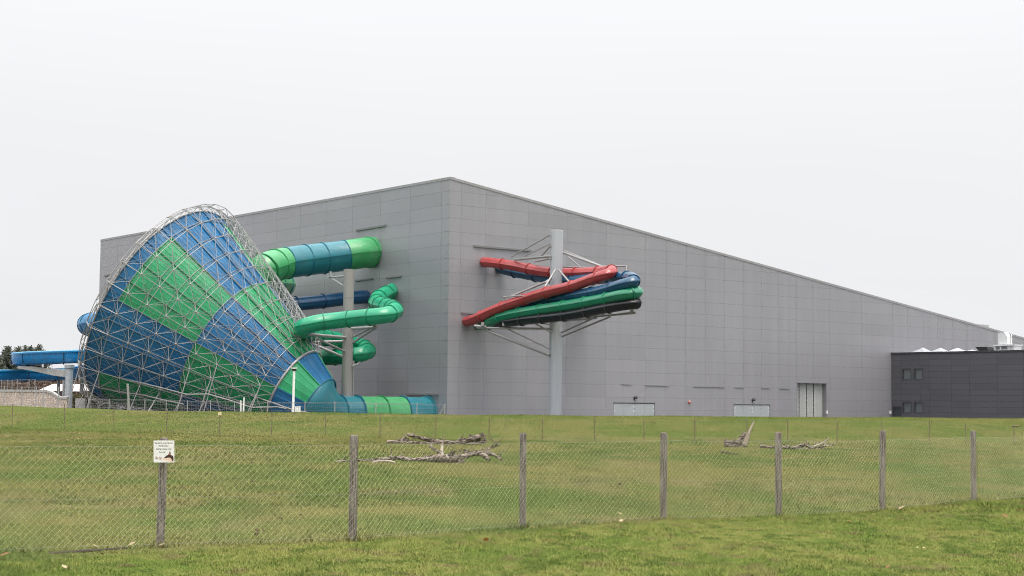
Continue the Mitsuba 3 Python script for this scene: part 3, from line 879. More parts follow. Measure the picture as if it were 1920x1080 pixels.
for (p, q, r) in (((2.803,115.838,13.934), (-0.108,119.655,12.584), 0.05), ((2.810,115.843,13.260), (0.860,118.126,12.495), 0.04), ((2.811,115.844,13.101), (2.168,119.150,12.563), 0.05), ((2.819,115.850,12.327), (0.180,119.626,12.379), 0.085), ((2.820,115.851,12.149), (1.679,118.767,12.156), 0.06),
                  ((3.748,116.577,12.704), (6.583,113.208,11.332), 0.085), ((3.787,116.608,12.868), (6.488,114.276,11.539), 0.045), ((4.201,116.931,12.383), (5.154,115.772,11.435), 0.05),
                  ((6.461,113.113,11.380), (8.088,110.069,11.176), 0.06), ((8.048,110.038,11.173), (7.974,109.726,10.301), 0.05), ((7.954,109.710,10.449), (7.136,110.340,10.301), 0.05), ((3.799,116.616,11.631), (6.899,112.693,11.214), 0.06),
                  ((3.797,116.361,10.892), (6.170,113.393,11.071), 0.08), ((3.841,116.395,10.538), (6.010,113.267,10.943), 0.06),
                  ((3.210,115.394,11.322), (2.295,114.171,9.766), 0.07), ((3.452,115.583,11.301), (4.236,113.150,10.101), 0.07), ((2.829,115.604,10.545), (0.007,116.951,9.419), 0.085), ((-0.630,116.962,9.352), (0.946,115.020,9.320), 0.055), ((-0.570,117.008,9.376), (-0.528,117.041,9.099), 0.045), ((2.908,115.666,10.669), (2.425,115.034,10.300), 0.09),
                  ((-2.796,118.822,7.245), (-1.897,118.256,7.147), 0.10), ((-2.590,118.729,7.101), (3.024,115.757,6.947), 0.085), ((-2.226,118.760,7.046), (2.809,115.842,5.000), 0.11), ((-0.366,117.802,7.023), (2.804,115.839,5.472), 0.05),
                  ((1.602,115.660,7.380), (3.024,115.629,6.647), 0.06), ((1.716,115.496,7.451), (2.938,115.562,7.232), 0.05), ((3.628,116.102,6.674), (5.771,111.177,7.507), 0.07), ((3.752,116.199,6.403), (6.884,109.635,7.550), 0.07),
                  ((3.777,116.092,7.584), (6.008,111.362,7.557), 0.09), ((5.581,111.916,7.658), (8.512,107.608,7.735), 0.085), ((7.153,110.353,7.742), (8.146,108.591,7.805), 0.06)):
    part(pyl, 'bracket', tube([p, q], r, 8), 'galvanised', smooth=50)
for (p, q) in (((1.603,115.661,7.262), (1.599,115.658,7.616)), ((4.060,113.012,7.584), (4.049,112.750,7.762)), ((5.692,111.115,7.578), (5.656,110.452,7.806)), ((6.406,110.404,7.661), (6.365,109.737,7.924)), ((8.281,107.935,7.751), (8.258,107.663,8.084)), ((-2.180,118.288,7.226), (-2.183,118.286,7.508)), ((-0.566,117.265,7.196), (-0.570,117.263,7.475))):
    part(pyl, 'saddle', tube([p, q], 0.13, 8), 'galvanised_dull')

# ------------------------------------------------------------------ open flumes and their pillars on the far left


def flume(key, pts, w=0.75, h=0.55, step=0.3):
    line, L = spline(pts, step)
    t, a, b = frames(line)
    prof = [(-w - 0.12, h), (-w - 0.12, h + 0.08), (-w + 0.02, h + 0.08), (-w * 0.97, h * 0.2), (-w * 0.8, -h * 0.5), (-w * 0.4, -h * 0.75), (w * 0.4, -h * 0.75), (w * 0.8, -h * 0.5), (w * 0.97, h * 0.2), (w - 0.02, h + 0.08), (w + 0.12, h + 0.08), (w + 0.12, h), (w * 1.03, h), (w * 1.04, h * 0.1), (w * 0.85, -h * 0.62), (w * 0.45, -h * 0.9), (-w * 0.45, -h * 0.9), (-w * 0.85, -h * 0.62), (-w * 1.04, h * 0.1), (-w * 1.03, h)]
    k = len(prof)
    m = max(1, round(L / 3.0))
    at = [round(i * (len(line) - 1) / m) for i in range(m + 1)]
    for s in range(m):
        q = slice(at[s], at[s + 1] + 1)
        v = np.array([[line[i] + a[i] * x + b[i] * y for x, y in prof] for i in range(at[s], at[s + 1] + 1)])
        n = len(v)
        i, j = np.meshgrid(np.arange(n - 1), np.arange(k), indexing='ij')
        f = np.stack([i * k + j, i * k + (j + 1) % k, (i + 1) * k + (j + 1) % k, (i + 1) * k + j], -1).reshape(-1, 4)
        part(key, 'segment', (v.reshape(-1, 3), f), 'flume_blue', smooth=40)
        if s:
            d = line[at[s]]
            mb = MB()
            for x0, y0, x1, y1 in ((-w * 1.05, -h * 0.7, -w * 1.05, h), (w * 1.05, -h * 0.7, w * 1.05, h), (-w * 0.6, -h * 0.98, w * 0.6, -h * 0.98)):
                mb.bar(d + a[at[s]] * x0 + b[at[s]] * y0, d + a[at[s]] * x1 + b[at[s]] * y1, 0.05)
            part(key, 'joint', mb.out(), 'seam_blue')
    for sgn in (-1, 1):
        part(key, 'rim', tube(line + a * sgn * w + b * (h + 0.12), 0.07, 6), 'flume_rim', smooth=True)
    return line


f1 = thing('flume_slide', 'upper open blue flume curving round at the far left of the funnel', 'water slide')
flume(f1, [(-32.558,124.000,4.714), (-33.808,123.200,4.594), (-35.306,122.600,4.499), (-36.967,122.600,4.397), (-38.189,123.600,4.347), (-39.147,125.600,4.366), (-39.376,128.000,4.489), (-38.640,129.600,4.626), (-37.168,130.600,4.758), (-35.196,131.500,4.894)], 0.72, 0.45)
f2 = thing('flume_slide', 'lower open blue flume running out of the left edge of the picture', 'water slide')
flume(f2, [(-45.872,121.000,2.841), (-42.636,123.500,2.976), (-40.147,126.200,3.087), (-38.550,128.000,3.153), (-37.392,130.000,3.263), (-36.767,132.500,3.422), (-36.322,135.000,3.652), (-36.200,138.000,3.941)], 0.72, 0.40)
fp = thing('flume_column', 'thick round concrete grey pillar under the blue flumes', 'column')
b0 = np.array((-34.073,121.600,0.679))
top = np.array((-34.157,121.600,4.011))
bb = np.array([top[0], top[1], BASE])
part(fp, 'post', tube([bb, bb + UP * 2, top - UP * 0.35, top - UP * 0.25, top], [0.30, 0.30, 0.29, 0.36, 0.38], 24), 'pylon_grey', smooth=30)
arm = [np.array((-34.365,121.900,3.354)), np.array((-35.571,122.200,3.429)), np.array((-37.299,122.400,3.703)), np.array((-38.570,123.000,3.806))]
mb = MB()
for a, b, h0, h1 in zip(arm[:-1], arm[1:], (0.62, 0.5, 0.32), (0.5, 0.32, 0.2)):
    v = []
    for p, h in ((a, h0), (b, h1)):
        for dy in (-0.12, 0.12):
            v += [p + np.array([0, dy, -h / 2]), p + np.array([0, dy, h / 2])]
    v = np.array(v)[[0, 2, 6, 4, 1, 3, 7, 5]]
    mb.add(v, BF)
part(fp, 'arm', mb.out(), 'concrete')
part(fp, 'lamp', tube([(-36.280,121.800,4.033), (-36.273,121.800,3.806)], [0.10, 0.07], 10), 'white_paint')
for (x, yt, Yd, r, lab) in ((154.5, 706, 131, 0.2, 'slender grey pillar right of the thick flume pillar'), (121.5, 700, 133, 0.16, 'slim grey pillar hidden behind the thick flume pillar'), (110.5, 706, 131.5, 0.13, 'thin dark grey pillar left of the thick flume pillar')):
    pass
for p, r, lab in (((-36.246,133.000,3.256), 0.2, 'slender grey pillar right of the thick flume pillar'), ((-38.018,134.000,2.979), 0.17, 'slim grey pillar half hidden behind the thick flume pillar'), ((-37.511,130.500,3.203), 0.14, 'thin dark grey pillar left of the thick flume pillar')):
    p = np.array(p)
    k = thing('flume_column', lab, 'column')
    b0 = np.array([p[0], p[1], BASE])
    part(k, 'post', tube([b0, p], r, 14), 'galvanised_dull', smooth=40)
    part(k, 'head', tube([p, p + UP * 0.12], [r, r * 1.5], 14), 'galvanised_dull', smooth=30)
    part(k, 'foot', tube([b0, b0 + UP * 0.08], r * 1.7, 14), 'galvanised_dull', smooth=30)
blk_ = np.array((-32.034,117.000,1.435))
whole('concrete_block', 'plain square concrete block beside the thick flume pillar', 'block', trimesh.Trimesh(*cbox([blk_[0], blk_[1] + 0.4, BASE], 0.72, 0.72, blk_[2] - BASE, 0.1)), 'concrete')

# retaining stone wall with a sloping right end
sw = thing('stone_wall', 'pale pinkish retaining wall of small stones at the left edge', 'wall')
ys = 114.0
top_line = [(-44.727,114.000,1.809), (-37.001,114.000,1.856), (-34.683,114.000,1.863), (-33.601,114.000,1.856), (-33.250,114.000,1.744), (-32.974,114.000,1.554), (-32.776,114.000,1.422), (-32.118,114.000,1.371)]
pol = Polygon([(p[0], p[2]) for p in top_line] + [(top_line[-1][0], BASE), (top_line[0][0], BASE)])
part(sw, 'face', extrude(pol, np.array([0, ys, 0]), np.array([1.0, 0, 0]), UP, np.array([0, -1.0, 0]), 0.6), 'stone')
cap = MB()
for a, b in zip(top_line[:-1], top_line[1:]):
    a, b = np.array(a), np.array(b)
    m = max(1, int(np.linalg.norm(b - a) / 0.8))
    for k in range(m):
        p, q = a + (b - a) * (k + 0.02) / m, a + (b - a) * (k + 0.98) / m
        cap.box(p + np.array([0, -0.06, 0.003]), q - p, np.array([0, 0.72, 0]), UP * 0.16)
part(sw, 'coping', cap.out(), 'concrete', kind='stuff')

# mesh fence on the crest and before the wall


def mesh_fence(key, pts, h, posts, wire=0.0045, pitch=0.12, bsdf='mesh_grey', post_r=0.024, post_b='galvanised_dull'):
    pts = [np.asarray(p, float) for p in pts]
    for a, b in zip(pts[:-1], pts[1:]):
        L = np.linalg.norm(b - a)
        mb = MB()
        for k in range(int(L / pitch) + 1):
            p = a + (b - a) * k * pitch / L
            mb.bar(p, p + UP * h, wire, 3)
        for z in np.arange(0.05, h + 0.01, pitch * 1.6):
            mb.bar(a + UP * z, b + UP * z, wire, 3)
        mb.bar(a + UP * h, b + UP * h, 0.009, 4)
        part(key, 'mesh_panel', mb.out(), bsdf)
    for p in pts:
        part(key, 'post', tube([p - UP * 0.3, p + UP * (h + 0.05)], post_r, 8), post_b)


cf = thing('mesh_fence', 'low grey wire mesh fence on the grassy crest before the funnel', 'fence')
cp = []
for x in ((-24.137,90.000,1.422), (-22.820,89.500,1.436), (-21.638,89.000,1.449), (-20.579,88.600,1.431), (-19.247,88.000,1.416), (-17.951,87.500,1.400), (-16.581,87.000,1.401), (-15.202,86.700,1.402), (-13.273,86.000,1.395), (-11.168,85.500,1.404), (-9.490,85.000,1.409), (-7.230,84.500,1.407), (-4.996,84.000,1.390), (-3.499,83.600,1.379)):
    p = np.array(x)
    p[2] = p[2] - 1.25
    cp.append(p)
mesh_fence(cf, cp, 1.25, None)
p = cp[-1]
part(cf, 'brace', tube([p + UP * 1.2, p + (cp[-2] - p) / np.linalg.norm(cp[-2] - p) * 0.42 + UP * 0.45], 0.025, 6), 'galvanised')
sf = thing('mesh_fence', 'taller wire fence with dark posts before the pale stone wall', 'fence')
sp = []
for x in ((-35.868,104.000,1.759), (-33.472,104.000,1.786), (-32.155,103.500,1.833), (-31.056,103.000,1.808), (-30.480,102.700,1.847), (-29.390,102.300,1.823)):
    p = np.array(x)
    p[2] = 0.3
    sp.append(p)
mesh_fence(sf, sp, 1.85, None, pitch=0.2, post_r=0.035, post_b='galvanised_dull')
hf = thing('mesh_fence', 'row of thin pale fence posts with mesh on top of the stone wall', 'fence')
hp = []
for x in ((-40.329,118.000,2.700), (-38.209,118.000,2.724), (-37.729,118.000,2.729), (-37.409,118.000,2.733), (-37.011,118.000,2.777), (-36.131,118.000,2.787), (-35.691,118.000,2.792)):
    p = np.array(x)
    p[2] = p[2] - 0.95
    hp.append(p)
mesh_fence(hf, hp, 0.95, None, pitch=0.2, wire=0.004)

# small things at the foot of the funnel
lp = thing('lamp_post', 'white lamp post with a flat round head before the funnel tip', 'lamp post')
a = np.array((-13.799,100.000,3.373))
b0 = np.array([a[0] - 0.02, a[1], -0.6])
part(lp, 'pole', tube([b0, a], [0.095, 0.075], 12), 'white_paint', smooth=40)
part(lp, 'lamp', tube([a - UP * 0.02, a + UP * 0.06, a + UP * 0.12], [0.10, 0.14, 0.16], 14), 'lamp_dark', smooth=30)
part(lp, 'hood', tube([a + UP * 0.12, a + UP * 0.2], [0.19, 0.2], 18), 'white_paint', smooth=30)
bx = np.array((-13.379,99.000,1.098))
jb = thing('junction_box', 'small white cabinet at the foot of the lamp post', 'cabinet')
part(jb, 'body', cbox([bx[0], bx[1], -0.6], 0.32, 0.25, bx[2] + 0.6), 'white_paint')
part(jb, 'lid', cbox([bx[0], bx[1], bx[2] + 0.002], 0.36, 0.3, 0.03), 'white_paint')
bp = thing('beam_post', 'leaning pale grey steel beam standing under the left part of the funnel', 'post')
p, q = np.array((-23.383,96.000,2.377)), np.array((-23.234,96.000,0.594))
part(bp, 'beam', obox(q - np.array([0.06, 0.05, 0]), np.array([0.12, 0, 0]), np.array([0, 0.1, 0]), p - q), 'galvanised')
part(bp, 'end_plate', obox(p - np.array([0.065, 0.055, 0]), np.array([0.13, 0, 0]), np.array([0, 0.11, 0]), UP * 0.02), 'galvanised_dull')
for p, q, lab in (((-16.608,98.000,1.612), (-16.615,98.000,0.486), 'short white post in front of the funnel, right of the other one'), ((-16.803,98.000,1.411), (-16.781,98.000,0.485), 'short white post in front of the funnel, left of the other one')):
    k = thing('marker_post', lab, 'post')
    part(k, 'pole', tube([q, p], 0.05, 8), 'white_paint', smooth=40)
    part(k, 'cap', tube([p, np.array(p) + UP * 0.04], [0.055, 0.03], 8), 'galvanised_dull')

# pavilion behind, bare shrubs, conifers
pv = thing('pavilion', 'low brown pavilion with a pale pinkish white roof behind the pillars', 'building')
a, b = np.array((-52.649,175.000,2.000)), np.array((-45.534,175.000,2.079))
w = b[0] - a[0]
zt, ze = (-50.900,175.000,2.937)[2], (-50.874,175.000,2.138)[2]
part(pv, 'wall', obox([a[0] + 0.3, 175.2, BASE], [w - 0.6, 0, 0], [0, 7, 0], [0, 0, ze - BASE - 0.1]), 'timber_brown')
rv = np.array([[a[0], 175, ze], [b[0], 175, ze], [b[0], 183, ze], [a[0], 183, ze], [a[0] + 1.0, 177.5, zt], [b[0] - 1.0, 177.5, zt], [b[0] - 1.0, 180, zt], [a[0] + 1.0, 180, zt]])
part(pv, 'roof', (rv, BF), 'tent_white')
for k in range(14):
    x = a[0] + 0.35 + k * (w - 0.7) / 13
    part(pv, 'post', obox([x, 175.1, BASE], [0.1, 0, 0], [0, 0.09, 0], [0, 0, ze - BASE - 0.12]), 'tent_band')


def scatter_tris(centres, size, rs, up_bias=0.0):
    n = len(centres)
    d = rs.normal(size=(n, 3))
    d[:, 2] = d[:, 2] * (1 - up_bias) + up_bias
    d /= np.linalg.norm(d, axis=1, keepdims=True)
    e = np.cross(d, rs.normal(size=(n, 3)))
    e /= np.linalg.norm(e, axis=1, keepdims=True)
    s = np.broadcast_to(size, (n,))[:, None] * rs.uniform(0.6, 1.3, (n, 1))
    v = np.stack([centres - d * s * 0.5 + e * s * 0.18, centres - d * s * 0.5 - e * s * 0.18, centres + d * s * 0.6], 1).reshape(-1, 3)
    return v, np.arange(3 * n).reshape(-1, 3)


# bare shrubs in the background: one mass
rs = np.random.default_rng(3)
n = 40000
xs = rs.uniform(-66, -28, n)
yy = rs.uniform(196, 206, n)
hh = 4.3 + 1.6 * meshkit.fbm(np.stack([xs * 0.35, yy * 0.2, xs * 0], -1), 3)
zz = BASE + hh * rs.uniform(0, 1, n) ** 0.8
k = whole('shrubs', 'mass of bare brown shrubs behind the stone wall and the pavilion', 'shrubs', scatter_tris(np.stack([xs, yy, zz], 1), 0.42, rs, 0.45), 'twigs', kind='stuff')
n = 4000
xs = rs.uniform(-35.5, -32.0, n)
yy = rs.uniform(125, 128, n)
zz = BASE + 2.6 * rs.uniform(0, 1, n) ** 0.8
whole('hedge', 'yellowish brown hedge between the concrete block and the funnel', 'hedge', scatter_tris(np.stack([xs, yy, zz], 1), 0.3, rs, 0.3), 'hedge_olive')


def conifer(x, y, h, r, rs, label, bsdf):
    k = thing('conifer_tree', label, 'tree', 'dark conifers behind the flumes')
    part(k, 'trunk', tube([[x, y, BASE], [x + 0.1, y, BASE + h * 0.6], [x, y, BASE + h]], [h * 0.022, h * 0.014, 0.03], 7), 'trunk')
    cs = []
    lev = int(h * 2.2)
    for i in range(lev):
        u = (i + rs.uniform(0, 0.8)) / lev
        z = BASE + h * (0.12 + 0.88 * u)
        rad = 1.7 * r * (1 - u) ** 0.62 * rs.uniform(0.7, 1.15) + 0.2
        nb = rs.integers(6, 9)
        a0 = rs.uniform(0, 6.28)
        for b in range(nb):
            a = a0 + b * 6.283 / nb + rs.uniform(-0.3, 0.3)
            ln = rad * rs.uniform(0.65, 1.15)
            m = max(5, int(ln * 14))
            f = rs.uniform(0.1, 1, m)
            c = np.stack([x + np.cos(a) * ln * f, y + np.sin(a) * ln * f, z - 0.20 * ln * f ** 1.5 + 0.25 * ln * f ** 3], 1)
            cs.append(c + rs.normal(scale=0.16, size=(m, 3)))
    cs = np.vstack(cs)
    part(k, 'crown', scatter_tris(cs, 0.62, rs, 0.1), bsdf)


for q, top, r, lab, m in (((-107.982,330.000,1.681), (-108.261,330.000,9.725), 3.4, 'conifer cut by the left edge of the picture', 'hazy_needles_a'), ((-102.542,320.000,1.703), (-102.876,320.000,11.458), 3.1, 'tall dark conifer nearest the left edge, pointed top', 'hazy_needles_a'), ((-104.339,333.000,1.733), (-104.678,333.000,11.771), 3.0, 'conifer second from the tallest left one, above the flume bend', 'hazy_needles_b'),
                          ((-100.821,326.000,1.745), (-101.155,326.000,11.738), 2.8, 'conifer in the middle of the group above the upper flume', 'hazy_needles_b'), ((-102.469,335.000,1.762), (-102.812,335.000,12.087), 2.6, 'slim conifer with a thin pointed top over the flume', 'hazy_needles_a'), ((-99.151,330.000,1.779), (-99.489,330.000,12.063), 2.9, 'rightmost conifer of the group over the upper flume', 'hazy_needles_b'), ((-103.192,340.000,1.773), (-103.508,340.000,11.329), 2.6, 'lower conifer just left of the rightmost one', 'hazy_needles_a')):
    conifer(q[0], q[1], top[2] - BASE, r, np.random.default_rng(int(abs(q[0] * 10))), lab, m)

# ------------------------------------------------------------------ far fence in the meadow
ff = thing('field_fence', 'thin wire fence on slim rusty posts along the foot of the grass bank', 'fence')
fposts = []
for x in ((-27.841,80.000,1.157), (-24.441,77.300,1.200), (-21.225,75.000,1.240), (-18.357,73.000,1.153), (-15.451,70.800,1.097), (-12.351,67.000,1.038), (-10.301,68.000,1.008), (-7.974,68.000,0.965), (-5.568,67.300,0.975), (-3.136,66.000,0.969), (-0.890,65.200,0.957), (1.304,64.500,0.945), (3.434,64.300,0.928), (5.450,64.200,0.941), (7.470,64.000,0.965), (9.594,64.000,1.000), (11.273,64.000,1.008), (13.309,64.200,0.996), (15.312,65.000,0.986), (17.537,66.000,0.988), (18.847,65.200,0.891), (20.992,65.700,0.797), (23.428,67.000,0.849)):
    p = np.array(x)
    g0 = float(gz(p[0], p[1]))
    fposts.append((np.array([p[0], p[1], g0]), p[2] - g0))
for k, (p, h) in enumerate(fposts):
    lean = np.array([rng.uniform(-0.03, 0.03), rng.uniform(-0.03, 0.03), 0])
    mb = MB()
    mb.bar(p - UP * 0.2, p + UP * h + lean, 0.018, 6)
    for u in (0.12, 0.45, 0.78):
        mb.bar(p + UP * h * u, p + UP * (h * u + 0.035), 0.026, 6)
    pk = part(ff, 'post', mb.out(), 'rusty')
    if k == 5:
        part(pk, 'insulator', obox(p + UP * (h - 0.17) + lean + np.array([-0.07, -0.06, 0]), [0.14, 0, 0], [0, 0.06, 0], [0, 0, 0.13]), 'insulator', label='pale yellow insulator at the post top')
    if k == 21:
        part(pk, 'crossbar', tube([p + UP * h + np.array([-0.09, 0, 0]), p + UP * h + np.array([0.2, 0, 0.01])], 0.035, 6), 'rusty', label='short crossbar on the post top')
for (p, h), (q, h2) in zip(fposts[:-1], fposts[1:]):
    mb = MB()
    L = np.linalg.norm(q - p)
    m = int(L / 0.16)
    for k in range(1, m):
        a = p + (q - p) * k / m
        mb.bar(a + UP * 0.04, a + UP * (h + (h2 - h) * k / m - 0.06), 0.0022, 3)
    for u in np.linspace(0.06, 0.94, 7):
        mb.bar(p + UP * h * u, q + UP * h2 * u, 0.0035 if u > 0.9 else 0.0024, 3)
    part(ff, 'mesh_panel', mb.out(), 'mesh_grey')

# ------------------------------------------------------------------ near fence of wooden posts and chain link
nf = thing('chain_link_fence', 'chain link fence on weathered round wooden posts crossing the foreground', 'fence')
npost = [((-3.717,16.877,0.000), (-3.744,16.880,1.182)), ((-1.780,18.005,0.000), (-1.803,18.010,1.207)), ((0.171,20.309,0.000), (0.158,20.310,1.206)), ((2.109,21.667,0.000), (2.105,21.670,1.207)), ((3.885,22.833,-0.000), (3.886,22.830,1.204)), ((5.765,24.468,0.000), (5.772,24.470,1.221)), ((7.772,26.466,0.000), (7.785,26.470,1.205))]
P = [(np.array(a), np.array(b)[2]) for a, b in npost]
first, last = P[0][0], P[-1][0]
P = [(np.array([-5.6, 15.9, 0.0]), 1.2)] + P + [(np.array([9.6, 28.2, 0.0]), 1.2), (np.array([11.6, 30.2, 0.0]), 1.2)]
P = [(np.array([-7.7, 14.9, 0.0]), 1.2)] + P
for k, (p, h) in enumerate(P):
    r0 = rng.uniform(0.044, 0.050)
    zs = np.concatenate([[-0.3], np.linspace(0.0, h - 0.015, 13), [h]])
    rr = np.array([r0 * 1.02] + [r0] * 13 + [r0 * 0.8])
    lean = np.array([rng.uniform(-0.012, 0.012), rng.uniform(-0.02, 0.02)])
    if k == 2:
        lean = np.array([0.012, 0.0])
    pts_ = np.stack([p[0] + lean[0] * zs / h, p[1] + lean[1] * zs / h, zs + 0 * zs], 1)
    v, f = tube(pts_, rr, 18)
    ang = np.arctan2(v[:, 1] - p[1], v[:, 0] - p[0])
    wob = 1 + 0.05 * (meshkit.fbm(np.stack([np.cos(ang) * 2.5, np.sin(ang) * 2.5, v[:, 2] * 0.6 + k * 7], -1), 3) - 0.5) * 2
    v[:, 0] = p[0] + (v[:, 0] - p[0]) * wob
    v[:, 1] = p[1] + (v[:, 1] - p[1]) * wob
    part(nf, 'post', (v, f), 'post_wood', smooth=55)


def chain(p, h, q, h2, seed):
    rs = np.random.default_rng(seed)
    d = q - p
    L = math.hypot(d[0], d[1])
    e = np.array([d[0], d[1], 0]) / L
    nrm = np.array([e[1], -e[0], 0])
    a = 0.074                     # diamond width and height
    H = 1.075
    zb = 0.02
    mb = MB()
    o = p + nrm * 0.062

    def pt(s, z, w):
        sag = 0.02 * math.sin(math.pi * min(max(s / L, 0), 1))
        bow = 0.012 * math.sin(s * 2.1 + seed) + 0.008 * math.sin(s * 5.3 + z * 3)
        zz = zb + float(gz(o[0] + e[0] * s, o[1] + e[1] * s)) * 0.5 + z * (1 - 0.4 * sag)
        return o + e * s + nrm * (bow + w) + UP * (zz - p[2])
    k = int((L + H) / a) + 1
    for s_ in range(k):
        for sgn, r in ((1, 0.0015), (-1, 0.0008)):
            s0 = s_ * a - (H if sgn > 0 else 0)
            z0, z1 = 0.0, H
            sa, sb = s0, s0 + sgn * H
            if sgn < 0:
                sa, sb = s_ * a, s_ * a - H
            # clip to the bay
            us = [0.0, 1.0]
            ds = sb - sa
            for lim in (0.0, L):
                u = (lim - sa) / ds
                if 0 < u < 1:
                    us.append(u)
            us = sorted(us)
            for u0, u1 in zip(us[:-1], us[1:]):
                mid = sa + ds * (u0 + u1) / 2
                if 0 <= mid <= L and u1 - u0 > 0.01:
                    m = max(2, int((u1 - u0) * 5) + 1)
                    pl = [pt(sa + ds * u, z0 + (z1 - z0) * u, 0.004 * sgn) for u in np.linspace(u0, u1, m)]
                    mb.add(*tube(pl, r, 4, caps=False))
    part(nf, 'mesh_panel', mb.out(), 'wire', smooth=True)
    wires = MB()
    for z in (0.03, 0.52, H - 0.005):
        pl = [pt(s, z, 0.0) for s in np.linspace(0, L, 9)]
        wires.add(*tube(pl, 0.0016, 4))
    part(nf, 'line_wire', wires.out(), 'wire_dull')


for k, ((p, h), (q, h2)) in enumerate(zip(P[:-1], P[1:])):
    chain(p, h, q, h2, k)

# ------------------------------------------------------------------ sign on the second post
sg = thing('warning_sign', 'white notice board with dark text and a brown picture on the leftmost fence post', 'sign')
tl, br = np.array((-3.770,16.720,1.157)), np.array((-3.555,16.720,0.926))
sw_, sh = br[0] - tl[0], tl[2] - br[2]
ex = np.array([1.0, 0.10, 0.0]) * 1.0
ex /= np.linalg.norm(ex)
ex = ex + UP * 0.012
ez = np.array([-0.03, 0.0, 1.0])
en = np.cross(ez, ex)
en = -en / np.linalg.norm(en)
if en[1] > 0:
    en = -en
so = np.array([tl[0] - 0.004, tl[1], br[2]])


def SP(x, y, off=0.0):
    return so + ex * x + ez * y + en * off


part(sg, 'board', obox(SP(0, 0, 0), ex * sw_, ez * sh, -en * 0.006), 'sign_white')


def text(s, cx, y, h):
    m = meshkit.text_mesh(s, h, 0.0008, bold=True)
    v = np.array(m.vertices)
    w = v[:, 0].max() - v[:, 0].min()
    k = min(1.0, 0.9 * sw_ / w)
    q = np.array([SP(cx + (a - v[:, 0].min() - w / 2) * k, y + b * k, 0.0006 + c) for a, b, c in v])
    part(sg, 'text', (q, np.array(m.faces)), 'sign_ink')


text('Dozoro Aoroitoho', 0.50 * sw_, 0.845 * sh, 0.0165)
text('Kimiontor', 0.49 * sw_, 0.72 * sh, 0.0165)
text('Getemnitre Jier', 0.49 * sw_, 0.575 * sh, 0.0165)
text('Sovrer', 0.43 * sw_, 0.435 * sh, 0.0165)


def flat(poly, b, off):
    m = trimesh.creation.extrude_polygon(poly, 0.0008, engine='earcut')
    v = np.array([SP(a * sw_, c * sh, off + d) for a, c, d in np.array(m.vertices)])
    part(sg, 'picture', (v, np.array(m.faces)), b)


from shapely.geometry import Point, LineString
flat(Polygon([(0.41, 0.115), (0.55, 0.235), (0.7, 0.25), (0.83, 0.21), (0.9, 0.10), (0.93, 0.02), (0.80, 0.02), (0.78, 0.075), (0.6, 0.09)]), 'sign_peach', 0.0006)
flat(Polygon([(0.48, 0.195), (0.62, 0.31), (0.74, 0.355), (0.76, 0.42), (0.77, 0.50), (0.81, 0.49), (0.83, 0.43), (0.82, 0.345), (0.94, 0.29), (0.97, 0.22), (0.955, 0.04), (0.92, 0.05), (0.86, 0.16), (0.78, 0.22), (0.64, 0.205)]), 'sign_brown', 0.0016)
flat(Polygon([(0.70, 0.37), (0.75, 0.41), (0.82, 0.39), (0.83, 0.36), (0.76, 0.35)]), 'sign_red', 0.0026)
for cx, cy in ((0.14, 0.20), (0.32, 0.19)):
    r = 0.075
    circ = Point(0, 0).buffer(r).difference(Point(0, 0).buffer(r * 0.78)).union(LineString([(-r * 0.6, r * 0.6), (r * 0.6, -r * 0.6)]).buffer(r * 0.09))
    from shapely import affinity
    flat(affinity.translate(affinity.scale(circ, 1.0, 1.0 * sw_ / sh), cx, cy), 'sign_red', 0.0006)
    flat(affinity.translate(affinity.scale(Point(0, 0).buffer(r * 0.3), 1.0, 1.2), cx, cy), 'sign_ink', 0.0016)

# ------------------------------------------------------------------ dead wood in the meadow


def limb(pl, r0, r1, seed, sides=7, knots=0.25):
    rs = np.random.default_rng(seed)
    line, L = spline(pl, 0.09) if len(pl) > 2 else (np.linspace(pl[0], pl[1], max(4, int(np.linalg.norm(np.subtract(pl[0], pl[1])) / 0.09))), 1)
    n = len(line)
    line = line + 0.25 * r0 * (meshkit.fbm(np.stack([np.arange(n) * 0.35, np.zeros(n), np.zeros(n) + seed], -1), 2)[:, None] - 0.5) * np.array([1, 1, 1])
    r = 1.15 * np.linspace(r0, r1, n) * (1 + knots * (meshkit.fbm(np.stack([np.arange(n) * 0.6, np.zeros(n) + seed, np.zeros(n)], -1), 2) - 0.5) * 2)
    return tube(line, r, sides)


def deadwood(label, limbs, cat='driftwood', sup=0.0):
    k = thing('dead_branch', label, cat)
    for i, (pl, r0, r1, pale) in enumerate(limbs):
        part(k, 'trunk' if i == 0 else 'branch', limb([np.array(p) for p in pl], r0, r1, i + len(label)), 'driftwood_pale' if pale == 1 else 'bark_dark' if pale == 2 else 'driftwood', smooth=60)
    # broken twigs that still stick out of the limbs, as one part
    tw, rs = MB(), np.random.default_rng(len(label))
    for pl, r0, r1, pale in limbs:
        pl = np.array(pl)
        for _ in range(1 + len(pl)):
            m = rs.integers(0, len(pl) - 1)
            a = pl[m] + (pl[m + 1] - pl[m]) * rs.uniform(0, 1)
            d = rs.normal(size=3) * [1.0, 0.6, 0.55] + [0, 0, 0.25]
            d /= np.linalg.norm(d)
            e = a + d * rs.uniform(0.12, 0.42)
            e[2] = max(e[2], 0.03)
            tw.add(*tube([a, (a + e) / 2 + rs.normal(size=3) * 0.03, e], [0.016, 0.011, 0.005], 5))
    part(k, 'twigs', tw.out(), 'driftwood', kind='stuff')


